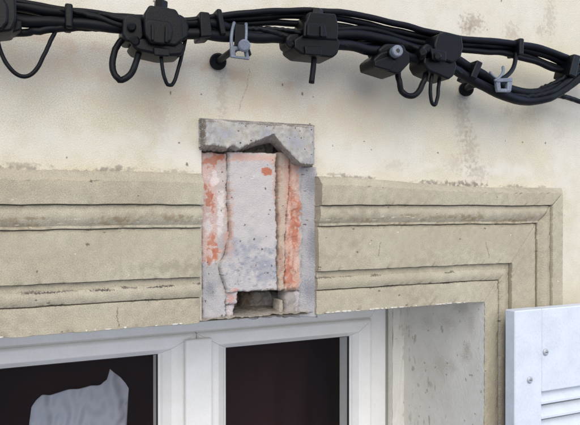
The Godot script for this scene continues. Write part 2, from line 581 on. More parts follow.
	c.patch(0.2978, 2.8958, 0.0192, 0.0137, rgb(146, 148, 158), 0.38, big, 1.00, 0.90)
	c.patch(0.2761, 2.9059, 0.0232, 0.0190, rgb(146, 148, 158), 0.38, mid, 1.00, 0.90)
	c.patch(0.2549, 2.9336, 0.0099, 0.0081, rgb(146, 148, 158), 0.38, big, 1.00, 0.90)
	c.patch(0.3081, 2.9202, 0.0148, 0.0137, rgb(146, 148, 158), 0.38, mid, 1.00, 0.90)
	c.slab(0.3292, 2.8760, 0.3491, 3.0811, rgb(186, 168, 150), 0.85, mid, 10.0, 0.12)
	c.slab(0.3445, 2.8806, 0.3709, 3.0704, rgb(194, 154, 136), 0.85, mid, 10.0, 0.12)
	c.slab(0.3662, 2.8316, 0.4044, 3.0683, rgb(172, 171, 172), 0.90, mid, 14.0, 0.20)
	c.slab(0.2688, 2.8368, 0.3646, 2.8881, rgb(118, 104, 90), 0.80, mid, 10.0, 0.12)
	c.slab(0.3399, 2.8339, 0.3693, 2.8830, rgb(172, 171, 172), 0.60, mid, 10.0, 0.12)
	c.patch(0.2379, 3.0630, 0.0140, 0.0107, rgb(176, 104, 78), 0.64, mid, 1.10, 2.00)
	c.patch(0.2491, 3.0687, 0.0056, 0.0068, rgb(176, 104, 78), 0.64, mid, 1.10, 2.00)
	c.patch(0.2324, 3.0200, 0.0069, 0.0161, rgb(176, 104, 78), 0.64, mid, 1.10, 2.00)
	c.patch(0.2393, 3.0067, 0.0042, 0.0120, rgb(176, 104, 78), 0.64, mid, 1.10, 2.00)
	c.patch(0.2378, 2.9529, 0.0070, 0.0162, rgb(176, 104, 78), 0.64, mid, 1.10, 2.00)
	c.patch(0.2420, 2.9380, 0.0056, 0.0108, rgb(176, 104, 78), 0.64, mid, 1.10, 2.00)
	c.patch(0.2336, 2.9302, 0.0056, 0.0094, rgb(176, 104, 78), 0.64, mid, 1.10, 2.00)
	c.patch(0.2407, 3.0402, 0.0098, 0.0121, rgb(220, 212, 210), 0.75, mid, 0.80, 2.00)
	c.patch(0.2490, 2.9905, 0.0057, 0.0405, rgb(220, 212, 210), 0.75, mid, 0.80, 2.00)
	c.patch(0.2323, 2.9772, 0.0069, 0.0160, rgb(220, 212, 210), 0.75, mid, 0.80, 2.00)
	c.patch(0.3096, 3.0508, 0.0089, 0.0069, rgb(176, 104, 78), 0.90, mid, 0.45, 3.00)
	c.patch(0.3185, 3.0607, 0.0060, 0.0069, rgb(194, 156, 142), 0.55, mid, 0.80, 2.00)
	c.patch(0.2592, 2.9905, 0.0042, 0.0457, rgb(194, 156, 142), 0.55, mid, 0.80, 2.00)
	c.patch(0.2563, 2.9503, 0.0056, 0.0214, rgb(194, 156, 142), 0.55, mid, 0.80, 2.00)
	c.patch(0.3215, 3.0318, 0.0045, 0.0276, rgb(194, 156, 142), 0.55, mid, 0.80, 2.00)
	c.patch(0.2719, 3.0675, 0.0144, 0.0041, rgb(194, 156, 142), 0.55, mid, 0.80, 2.00)
	c.patch(0.3584, 2.9659, 0.0078, 0.0369, rgb(176, 106, 82), 0.66, mid, 1.00, 2.00)
	c.patch(0.3553, 3.0169, 0.0062, 0.0142, rgb(176, 106, 82), 0.66, mid, 1.00, 2.00)
	c.patch(0.3522, 2.9121, 0.0093, 0.0283, rgb(176, 106, 82), 0.66, mid, 1.00, 2.00)
	c.patch(0.3646, 2.9900, 0.0047, 0.0227, rgb(176, 106, 82), 0.66, mid, 1.00, 2.00)
	c.patch(0.3599, 3.0397, 0.0047, 0.0227, rgb(206, 178, 166), 0.75, mid, 0.80, 2.00)
	c.patch(0.3506, 2.9971, 0.0039, 0.0311, rgb(206, 178, 166), 0.75, mid, 0.80, 2.00)
	c.patch(0.3631, 2.9231, 0.0047, 0.0199, rgb(206, 178, 166), 0.75, mid, 0.80, 2.00)
	c.patch(0.3553, 2.9404, 0.0031, 0.0255, rgb(206, 178, 166), 0.75, mid, 0.80, 2.00)
	c.patch(0.3475, 2.9547, 0.0031, 0.0424, rgb(206, 178, 166), 0.75, mid, 0.80, 2.00)
	c.patch(0.3646, 3.0256, 0.0031, 0.0142, rgb(206, 178, 166), 0.75, mid, 0.80, 2.00)
	c.patch(0.3384, 3.0463, 0.0045, 0.0169, rgb(168, 132, 114), 0.60, mid, 0.80, 2.00)
	c.patch(0.3353, 2.9901, 0.0046, 0.0337, rgb(168, 132, 114), 0.60, mid, 0.80, 2.00)
	c.patch(0.3399, 2.9239, 0.0046, 0.0282, rgb(168, 132, 114), 0.60, mid, 0.80, 2.00)
	c.patch(0.2631, 2.8884, 0.0086, 0.0041, rgb(196, 150, 138), 0.80, mid, 0.80, 2.00)
	c.patch(0.2631, 2.8762, 0.0071, 0.0082, rgb(196, 150, 138), 0.80, mid, 0.80, 2.00)
	c.patch(0.3788, 3.0329, 0.0063, 0.0172, rgb(124, 126, 134), 0.60, fine, 0.80, 2.00)
	c.patch(0.3804, 2.9469, 0.0063, 0.0287, rgb(124, 126, 134), 0.60, fine, 0.80, 2.00)
	c.patch(0.3772, 2.8824, 0.0080, 0.0230, rgb(124, 126, 134), 0.60, fine, 0.80, 2.00)
	c.patch(0.2350, 2.8899, 0.0084, 0.0135, rgb(124, 126, 134), 0.60, fine, 0.80, 2.00)
	for k in 50:
		c.patch(rng.randf_range(0.222, 0.38), rng.randf_range(2.85, 3.07), rng.randf_range(0.0005, 0.0018), rng.randf_range(0.0005, 0.002), rgb(74, 62, 60), rng.randf_range(0.4, 0.9), fine, 0.7, 3.0)
	for k in 70:
		c.patch(rng.randf_range(0.25, 0.325), rng.randf_range(2.885, 2.945), rng.randf_range(0.0008, 0.0030), rng.randf_range(0.0008, 0.0026), rgb(118, 121, 132), 0.4, fine, 0.9, 2.0)
	for k in 22:
		c.patch(rng.randf_range(0.225, 0.37), rng.randf_range(2.87, 3.07), rng.randf_range(0.0008, 0.0026), rng.randf_range(0.0006, 0.0022), rgb(220, 214, 210), 0.5, fine, 0.8, 3.0)
	M.niche = material(Color.WHITE, 0.95)
	M.niche.albedo_texture = c.tex()
	relief(M.niche, noise_image(W, H, 8.0, 5, 54), 0.06)
	# keystone cap: grey cement render
	c = Canvas.new(W, H, 0.205, 3.12, 0.19, 0.28)
	c.base(rgb(170, 166, 160), [[big, rgb(152, 152, 156), 0.6], [mid, rgb(206, 204, 202), 0.5], [fine, rgb(136, 130, 126), 0.5]])
	for q in [[0.242, 3.098, 0.016, 0.009], [0.30, 3.10, 0.012, 0.006], [0.345, 3.09, 0.018, 0.012]]:
		c.patch(q[0], q[1], q[2], q[3], rgb(146, 149, 162), 0.5, mid, 0.8, 1.3)
	for k in 60:
		c.patch(rng.randf_range(0.217, 0.38), 3.1135 + rng.randf_range(-0.002, 0.003), rng.randf_range(0.003, 0.012), rng.randf_range(0.0008, 0.002), rgb(116, 108, 98), 0.6, fine, 0.9, 1.8)
	for k in 40:  # ragged dark left edge: the shaded side face put into the colour
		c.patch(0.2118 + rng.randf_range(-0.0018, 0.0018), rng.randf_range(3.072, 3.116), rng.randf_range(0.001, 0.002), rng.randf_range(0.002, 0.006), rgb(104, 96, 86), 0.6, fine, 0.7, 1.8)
	for k in 22:
		c.patch(rng.randf_range(0.22, 0.37), rng.randf_range(3.07, 3.11), rng.randf_range(0.0005, 0.0016), rng.randf_range(0.0005, 0.0013), rgb(58, 54, 52), 0.85, fine, 0.5, 3.0)
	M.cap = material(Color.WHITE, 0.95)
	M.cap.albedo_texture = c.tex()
	relief(M.cap, noise_image(W, H, 7.0, 4, 55), 0.03)
	M.fracture = material(Color.WHITE, 1.0)
	c = Canvas.new(256, 256, 0.205, 3.12, 0.19, 0.28)
	c.base(rgb(166, 158, 147), [[noise_bytes(256, 256, 50.0, 4, 61), rgb(150, 140, 128), 0.5], [noise_bytes(256, 256, 14.0, 4, 62), rgb(184, 176, 164), 0.5], [noise_bytes(256, 256, 4.0, 2, 63), rgb(130, 120, 108), 0.5]])
	M.fracture.albedo_texture = c.tex()
	relief(M.fracture, noise_image(256, 256, 6.0, 4, 64), 0.08)
	print("niche done ", Time.get_ticks_msec())

	# painted reveal with mould
	W = 768
	H = 768
	big = noise_bytes(W, H, 200.0, 4, 71)
	mid = noise_bytes(W, H, 40.0, 4, 72)
	fine = noise_bytes(W, H, 5.0, 3, 73)
	c = Canvas.new(W, H, -0.24, 2.86, 0.4, 0.4)
	c.base(rgb(222, 219, 210), [[big, rgb(210, 207, 196), 0.6], [mid, rgb(228, 227, 222), 0.45], [fine, rgb(200, 196, 184), 0.35]])
	for q in [[-0.045, 2.83, 0.018, 0.012, 0.5], [-0.085, 2.80, 0.02, 0.012, 0.35], [-0.03, 2.765, 0.008, 0.012, 0.6], [-0.035, 2.75, 0.012, 0.008, 0.4], [-0.10, 2.72, 0.02, 0.02, 0.3], [-0.14, 2.79, 0.02, 0.015, 0.35], [-0.02, 2.81, 0.01, 0.02, 0.4], [-0.07, 2.725, 0.012, 0.01, 0.3], [-0.16, 2.835, 0.03, 0.01, 0.35], [-0.10, 2.835, 0.03, 0.008, 0.35]]:
		c.patch(q[0], q[1], q[2], q[3], rgb(152, 146, 130), q[4] * 0.6, fine, 1.2, 1.4)
		c.patch(q[0], q[1], q[2] * 1.5, q[3] * 1.5, rgb(190, 185, 172), q[4] * 0.7, mid, 0.9, 1.2)
	for k in 46:
		c.patch(-0.214 + abs(rng.randfn(0.0, 0.055)), rng.randf_range(2.5, 2.86), rng.randf_range(0.0012, 0.005), rng.randf_range(0.002, 0.012), rgb(128, 120, 100), rng.randf_range(0.12, 0.42), mid, 1.3, 1.6)
	for k in 50:
		c.patch(rng.randf_range(-0.2, 0.005), rng.randf_range(2.55, 2.86), rng.randf_range(0.001, 0.003), rng.randf_range(0.001, 0.003), rgb(120, 112, 94), 0.5, fine, 0.9, 2.0)
	M.reveal = material(Color.WHITE, 0.75)
	M.reveal.albedo_texture = c.tex()
	relief(M.reveal, noise_image(W, H, 14.0, 4, 74), 0.04)

	# white plastic of the window, a little grimed; white paint of the shutter
	var g := noise_bytes(256, 256, 60.0, 4, 81)
	var gf := noise_bytes(256, 256, 6.0, 3, 82)
	c = Canvas.new(256, 256, 0, 1, 1, 1)
	c.base(rgb(238, 238, 236), [[g, rgb(230, 230, 226), 0.5], [gf, rgb(228, 226, 220), 0.3], [gf, rgb(238, 238, 236), 0.0]])
	M.plastic = material(Color.WHITE, 0.38)
	M.plastic.albedo_texture = c.tex()
	M.plastic.uv1_triplanar = true
	M.plastic.uv1_scale = Vector3(4, 4, 4)
	c = Canvas.new(256, 256, 0, 1, 1, 1)
	c.base(rgb(208, 215, 224), [[g, rgb(198, 204, 212), 0.6], [gf, rgb(190, 195, 200), 0.35], [gf, rgb(208, 215, 224), 0.0]])
	M.shutter = material(Color.WHITE, 0.42)
	M.shutter.albedo_texture = c.tex()
	M.shutter.uv1_triplanar = true
	M.shutter.uv1_scale = Vector3(5, 5, 5)
	M.gasket = material(rgb(44, 44, 46), 0.6)
	M.flake = material(rgb(206, 203, 195), 0.85)
	M.seal = material(rgb(150, 146, 134), 0.7)
	M.screw = material(rgb(176, 180, 186), 0.45, 0.3)
	# cables and fittings: black polyethylene dulled by dust
	c = Canvas.new(256, 256, 0, 1, 1, 1)
	c.base(rgb(9, 11, 17), [[g, rgb(16, 19, 26), 0.5], [gf, rgb(18, 20, 25), 0.4], [gf, rgb(9, 11, 17), 0.0]])
	M.rubber = material(Color.WHITE, 0.5)
	M.rubber.metallic_specular = 0.3
	M.rubber.albedo_texture = c.tex()
	c = Canvas.new(256, 256, 0, 1, 1, 1)
	c.base(rgb(7, 9, 14), [[g, rgb(14, 16, 22), 0.5], [gf, rgb(20, 22, 27), 0.4], [gf, rgb(7, 9, 14), 0.0]])
	M.housing = material(Color.WHITE, 0.42)
	M.housing.metallic_specular = 0.32
	M.housing.albedo_texture = c.tex()
	M.housing.uv1_scale = Vector3(10, 7.5, 1)
	relief(M.housing, noise_image(256, 256, 6.0, 4, 85), 0.010)

	c = Canvas.new(256, 256, 0, 1, 1, 1)
	c.base(rgb(112, 119, 131), [[g, rgb(88, 94, 105), 0.6], [gf, rgb(76, 80, 86), 0.5], [gf, rgb(112, 119, 131), 0.0]])
	M.grey = material(Color.WHITE, 0.5, 0.15)
	M.grey.albedo_texture = c.tex()
	M.grey.uv1_triplanar = true
	M.grey.uv1_scale = Vector3(9, 9, 9)
	M.glass = material(Color(0.1, 0.11, 0.11, 0.03), 0.02)
	M.glass.transparency = BaseMaterial3D.TRANSPARENCY_ALPHA
	M.glass.metallic_specular = 0.2
	M.room = material(rgb(92, 44, 40), 0.9)
	M.reflection_cloth = material(rgb(166, 170, 182), 0.9)
	M.added_drape = material(rgb(46, 20, 20), 0.9)
	M.street = material(rgb(96, 94, 92), 0.95)
	c = Canvas.new(256, 256, 0, 1, 1, 1)
	c.base(rgb(138, 137, 134), [[g, rgb(126, 124, 120), 0.5], [gf, rgb(152, 150, 146), 0.5], [gf, rgb(138, 137, 134), 0.0]])
	M.street.albedo_color = Color.WHITE
	M.street.albedo_texture = c.tex()
	M.street.uv1_triplanar = true

# ---------------------------------------------------------------- setting
func build_house() -> void:
	var house := thing("house_front", "cream stuccoed house wall behind the cables and window surround", "house wall")
	var st := flat_begin()
	var f: Callable = wall_uv
	var L := -0.165
	var R := 0.684
	for r in [[-3.0, 0.0, L, 6.0], [R, 0.0, 3.0, 6.0], [L, 3.095, R, 6.0], [L, 2.85, 0.2195, 3.095], [0.3825, 2.85, R, 3.095], [L, 0.0, R, 1.75]]:
		quad(st, Vector3(r[0], r[1], 0), Vector3(r[2], r[1], 0), Vector3(r[2], r[3], 0), Vector3(r[0], r[3], 0), Vector3.ZERO, f)
	# recess behind the fallen keystone
	var b := -0.12
	quad(st, Vector3(0.2195, 2.85, b), Vector3(0.3825, 2.85, b), Vector3(0.3825, 3.095, b), Vector3(0.2195, 3.095, b), Vector3.ZERO, f)
	quad(st, Vector3(0.2195, 2.85, 0), Vector3(0.2195, 2.85, b), Vector3(0.2195, 3.095, b), Vector3(0.2195, 3.095, 0), Vector3.ZERO, f)
	quad(st, Vector3(0.3825, 2.85, b), Vector3(0.3825, 2.85, 0), Vector3(0.3825, 3.095, 0), Vector3(0.3825, 3.095, b), Vector3.ZERO, f)
	quad(st, Vector3(0.2195, 3.095, b), Vector3(0.3825, 3.095, b), Vector3(0.3825, 3.095, 0), Vector3(0.2195, 3.095, 0), Vector3.ZERO, f)
	quad(st, Vector3(0.2195, 2.85, 0), Vector3(0.3825, 2.85, 0), Vector3(0.3825, 2.85, b), Vector3(0.2195, 2.85, b), Vector3.ZERO, f)
	# inner face and ends of the wall
	var k := -0.30
	var l2 := -0.138
	var r2 := 0.657
	for r in [[-3.0, 0.0, l2, 6.0], [r2, 0.0, 3.0, 6.0], [l2, 2.835, r2, 6.0], [l2, 0.0, r2, 1.75]]:
		quad(st, Vector3(r[2], r[1], k), Vector3(r[0], r[1], k), Vector3(r[0], r[3], k), Vector3(r[2], r[3], k), Vector3.ZERO, f)
	quad(st, Vector3(3, 0, 0), Vector3(3, 0, k), Vector3(3, 6, k), Vector3(3, 6, 0), Vector3.ZERO, f)
	quad(st, Vector3(-3, 0, k), Vector3(-3, 0, 0), Vector3(-3, 6, 0), Vector3(-3, 6, k), Vector3.ZERO, f)
	quad(st, Vector3(-3, 6, 0), Vector3(3, 6, 0), Vector3(3, 6, k), Vector3(-3, 6, k), Vector3.ZERO, f)
	part("stucco_wall", flat_end(st), M.stucco, house)
	# painted reveals: side faces with a ragged outer edge, the rebate strip and the head
	for side in [1, -1]:
		var x0 := (R - 0.0008) if side == 1 else (L + 0.0008)
		var xi := r2 if side == 1 else l2
		var rows := []
		for j in 141:
			var y := lerpf(1.75, 2.8495, j / 140.0) if side == -1 else (lerpf(1.75, 2.55, j / 40.0) if j <= 40 else lerpf(2.55, 2.8495, (j - 40) / 100.0))
			var row := []
			for i in 41:
				var zf := i / 40.0
				var z := lerpf(-0.216, 0.0115, zf)
				var rr := 0.0006 * noise.get_noise_2d(z * 900.0, y * 900.0) * (1.0 - zf)
				if i == 40:
					z += 0.0012 * noise.get_noise_2d(y * 5000.0, 3.0) + 0.0008 * noise.get_noise_2d(y * 20000.0, 8.0)
				row.append(Vector3(x0 - side * (rr + 0.0004), y, z))
			rows.append(row)
		# rounded corner into the rebate strip
		part("reveal", grid_mesh([rows], Vector3.ZERO, side_uv, [side == -1]), M.reveal, house)
		rows = []
		for j in 81:
			var y := lerpf(1.75, 2.8495, j / 80.0)
			var row := []
			for i in 13:
				var x := lerpf(xi, x0, i / 12.0) if side == 1 else lerpf(x0, xi, i / 12.0)
				row.append(Vector3(x, y, -0.2155 + 0.0012 * noise.get_noise_2d(x * 1500.0, y * 900.0)))
			rows.append(row)
		part("rebate", grid_mesh([rows], Vector3.ZERO, func(p: Vector3) -> Vector2: return Vector2((p.x - xi) / 0.4 + 0.045, (2.86 - p.y) / 0.4)), M.reveal, house)
		st = flat_begin()
		if side == 1:
			quad(st, Vector3(xi, 1.75, k), Vector3(xi, 1.75, -0.216), Vector3(xi, 2.8495, -0.216), Vector3(xi, 2.8495, k), Vector3.ZERO, f)
		else:
			quad(st, Vector3(xi, 1.75, -0.216), Vector3(xi, 1.75, k), Vector3(xi, 2.8495, k), Vector3(xi, 2.8495, -0.216), Vector3.ZERO, f)
		part("inner_reveal", flat_end(st), M.reveal, house)
	st = flat_begin()
	quad(st, Vector3(L, 2.8492, k), Vector3(R, 2.8492, k), Vector3(R, 2.8492, 0.0), Vector3(L, 2.8492, 0.0), Vector3.ZERO, side_uv)
	part("soffit", flat_end(st), M.reveal, house)
	part("sill", box_mesh(Vector3(L - 0.05, 1.69, k), Vector3(R + 0.05, 1.752, 0.05), 0.006), M.stone, house)
	# dark room behind the window
	for w in [["room_back_wall", Vector3(-1.5, 0.05, -3.4), Vector3(2.1, 3.9, -3.3)], ["room_side_wall", Vector3(-1.4, 0.15, -3.35), Vector3(-1.3, 3.75, -0.295)], ["room_side_wall", Vector3(1.9, 0.15, -3.35), Vector3(2.0, 3.75, -0.295)], ["room_ceiling", Vector3(-1.45, 3.7, -3.38), Vector3(2.05, 3.8, -0.293)], ["room_floor", Vector3(-1.45, 0.1, -3.38), Vector3(2.05, 0.2, -0.293)]]:
		part(w[0], box_mesh(w[1], w[2], 0.002), M.room, house)

# moulded profile: distance up from the opening, and how far it stands out from the wall
func moulding() -> Array:
	return [[0.0000, 0.0000], [0.0000, 0.0120], [0.0006, 0.0126], [0.0060, 0.0126], [0.0120, 0.0126], [0.0180, 0.0126], [0.0240, 0.0126], [0.0300, 0.0126], [0.0328, 0.0125], [0.0332, 0.0120], [0.0333, 0.0070], [0.0345, 0.0070], [0.0346, 0.0124], [0.0352, 0.0134], [0.0380, 0.0148], [0.0420, 0.0162], [0.0460, 0.0163], [0.0500, 0.0152], [0.0522, 0.0141], [0.0526, 0.0124], [0.0550, 0.0120], [0.0580, 0.0118], [0.0602, 0.0118], [0.0603, 0.0098], [0.0613, 0.0098], [0.0614, 0.0189], [0.0619, 0.0196], [0.0680, 0.0197], [0.0750, 0.0197], [0.0830, 0.0197], [0.0910, 0.0197], [0.0990, 0.0197], [0.1070, 0.0197], [0.1150, 0.0197], [0.1203, 0.0196], [0.1208, 0.0190], [0.1209, 0.0176], [0.1225, 0.0175], [0.1241, 0.0175], [0.1242, 0.0134], [0.1253, 0.0134], [0.1254, 0.0206], [0.1260, 0.0214], [0.1290, 0.0208], [0.1325, 0.0235], [0.1360, 0.0255], [0.1395, 0.0266], [0.1430, 0.0270], [0.1470, 0.0265], [0.1510, 0.0250], [0.1535, 0.0254], [0.1536, 0.0206], [0.1547, 0.0206], [0.1548, 0.0296], [0.1554, 0.0306], [0.1620, 0.0308], [0.1690, 0.0308], [0.1760, 0.0308], [0.1826, 0.0307], [0.1838, 0.0299], [0.1870, 0.0268], [0.1910, 0.0231], [0.1944, 0.0201], [0.1952, 0.0183], [0.1955, 0.0100], [0.1958, 0.0000]]

# the top band is partly buried in the render towards the right-hand corner
func rise(s: float, x: float) -> float:
	if s <= 0.155:
		return s
	return 0.155 + (s - 0.155) * lerpf(1.0, 0.72, smoothstep(0.38, 0.66, x))

func worn(p: Vector3, arris: float) -> Vector3:
	var a := 0.0003 + arris * 0.0002
	var q := p
	q.z += a * noise.get_noise_3d(p.x * 900.0, p.y * 900.0, p.z * 900.0) + a * 0.7 * noise.get_noise_3d(p.x * 3200.0, p.y * 3200.0, p.z * 3200.0)
	q.y += a * 0.8 * noise.get_noise_3d(p.x * 420.0 + 70.0, p.y * 420.0, p.z * 420.0) + 0.0007 * noise.get_noise_2d(p.x * 120.0, 40.0)
	# bites out of the sharp edges
	var n := noise.get_noise_3d(p.x * 1300.0, p.y * 1300.0 + 300.0, 20.0)
	if arris > 0.5 and n > 0.28:
		q.z -= (n - 0.28) * 0.006
	return q

func arris_of(pr: Array, i: int) -> float:
	if i == 0 or i == pr.size() - 1:
		return 0.0
	var a := Vector2(pr[i][0] - pr[i - 1][0], pr[i][1] - pr[i - 1][1]).normalized()
	var b := Vector2(pr[i + 1][0] - pr[i][0], pr[i + 1][1] - pr[i][1]).normalized()
	return clamp(a.cross(b) * -1.6, 0.0, 1.0)

# cuts a swept grid into bands at the sharp edges of its profile, so that the faces stay flat and the arrises crisp
func bands(rows: Array, sharp: Array) -> Array:
	var out := []
	var from := 0
	for i in range(1, rows.size()):
		if sharp[i] or i == rows.size() - 1:
			out.append(rows.slice(from, i + 1))
			from = i
	return out

func is_sharp(pr: Array, i: int) -> bool:
	if i == 0 or i == pr.size() - 1:
		return false
	var a := Vector2(pr[i][0] - pr[i - 1][0], pr[i][1] - pr[i - 1][1]).normalized()
	var b := Vector2(pr[i + 1][0] - pr[i][0], pr[i + 1][1] - pr[i][1]).normalized()
	return a.dot(b) < 0.86

func build_surround() -> void:
	var t := thing("window_surround", "weathered stone window surround with stepped mouldings and mitred corner", "window surround", Vector3.ZERO)
	var pr := moulding()
	var B := 2.8495
	var jamb := 0.81
	var f: Callable = wall_uv
	# lintel stones: left ends in the break, right runs to the mitre
	for side in [-1, 1]:
		var grids := []
		var rows := []
		var n := 130
		for j in pr.size():
			var s: float = pr[j][0]
			var ar := arris_of(pr, j)
			var row := []
			# mitre: the jamb's moulding is narrower than the lintel's
			var xm := 0.6838 + s * jamb if side == 1 else -0.1648 - s * jamb
			var xa := 0.3835 if side == 1 else xm
			var xb := xm if side == 1 else 0.2145
			for i in n + 1:
				var x := lerpf(xa, xb, float(i) / n)
				var p := worn(Vector3(x, B + rise(s, x), pr[j][1]), ar)
				var e: float = min(abs(x - 0.3835), abs(x - 0.2145))
				if e < 0.004:
					p.x += 0.0010 * noise.get_noise_2d(p.y * 700.0, p.z * 700.0 + 5.0)
					p.z -= 0.0016 * (1.0 - e / 0.004)
				if abs(x - xm) < 0.0025:
					p.z -= 0.0010 * (1.0 - abs(x - xm) / 0.0025)
				row.append(p)
			rows.append(row)
		var sharp := []
		for j in pr.size():
			sharp.append(is_sharp(pr, j))
		grids = bands(rows, sharp)
		# broken end face
		var cap := []
		for j in pr.size():
			var e: Vector3 = rows[j][0 if side == 1 else n]
			var row := []
			for i in 4:
				var zz := lerpf(-0.03, e.z, i / 3.0)
				row.append(Vector3(e.x, e.y, zz))
			cap.append(row)
		grids.append(cap)
		var flips := []
		for q in grids.size():
			flips.append(q == grids.size() - 1 and side == -1)
		part("lintel_stone", grid_mesh(grids, Vector3.ZERO, f, flips), M.stone, t)
	# flakes of old white paint still clinging to the lower arris, each a thin chip of its own
	for k in 44:
		var x := rng.randf_range(0.388, 0.675) if k < 30 else rng.randf_range(-0.13, 0.20)
		var wd := 0.0012 + 0.0050 * pow(rng.randf(), 1.6)
		var hg := rng.randf_range(0.0005, 0.0015)
		var poly := PackedVector2Array()
		for q in 9:
			var a := TAU * q / 9.0
			poly.append(Vector2(x + cos(a) * wd * rng.randf_range(0.6, 1.1), B + 0.0010 + hg * 0.6 + sin(a) * hg * rng.randf_range(0.6, 1.1)))
		part("paint_flake", prism_mesh(poly, 0.0105, 0.0137 + rng.randf_range(0.0, 0.0004), 0.0003), M.flake, t)
	# jambs: rows run outwards from the opening, columns up
	for side in [-1, 1]:
		var rows := []
		var sharp := []
		var n := 180
		for j in pr.size():
			var s: float = pr[j][0]
			var ar := arris_of(pr, j)
			sharp.append(is_sharp(pr, j))
			var x: float = 0.6838 + s * jamb if side == 1 else -0.1648 - s * jamb
			var top := B + rise(s, x)
			var row := []
			for i in n + 1:
				var fr := float(i) / n
				var y := lerpf(1.75, top, 1.0 - pow(1.0 - fr, 2.0))
				var w := worn(Vector3(x, y, pr[j][1]), ar)
				w.x = x + (w.y - y)
				w.y = y
				if top - y < 0.0025:
					w.z -= 0.0010 * (1.0 - (top - y) / 0.0025)
				row.append(w)
			rows.append(row)
		var grids := bands(rows, sharp)
		var flips := []
		for q in grids.size():
			flips.append(side == 1)
		part("jamb_stone", grid_mesh(grids, Vector3.ZERO, f, flips), M.stone, t)

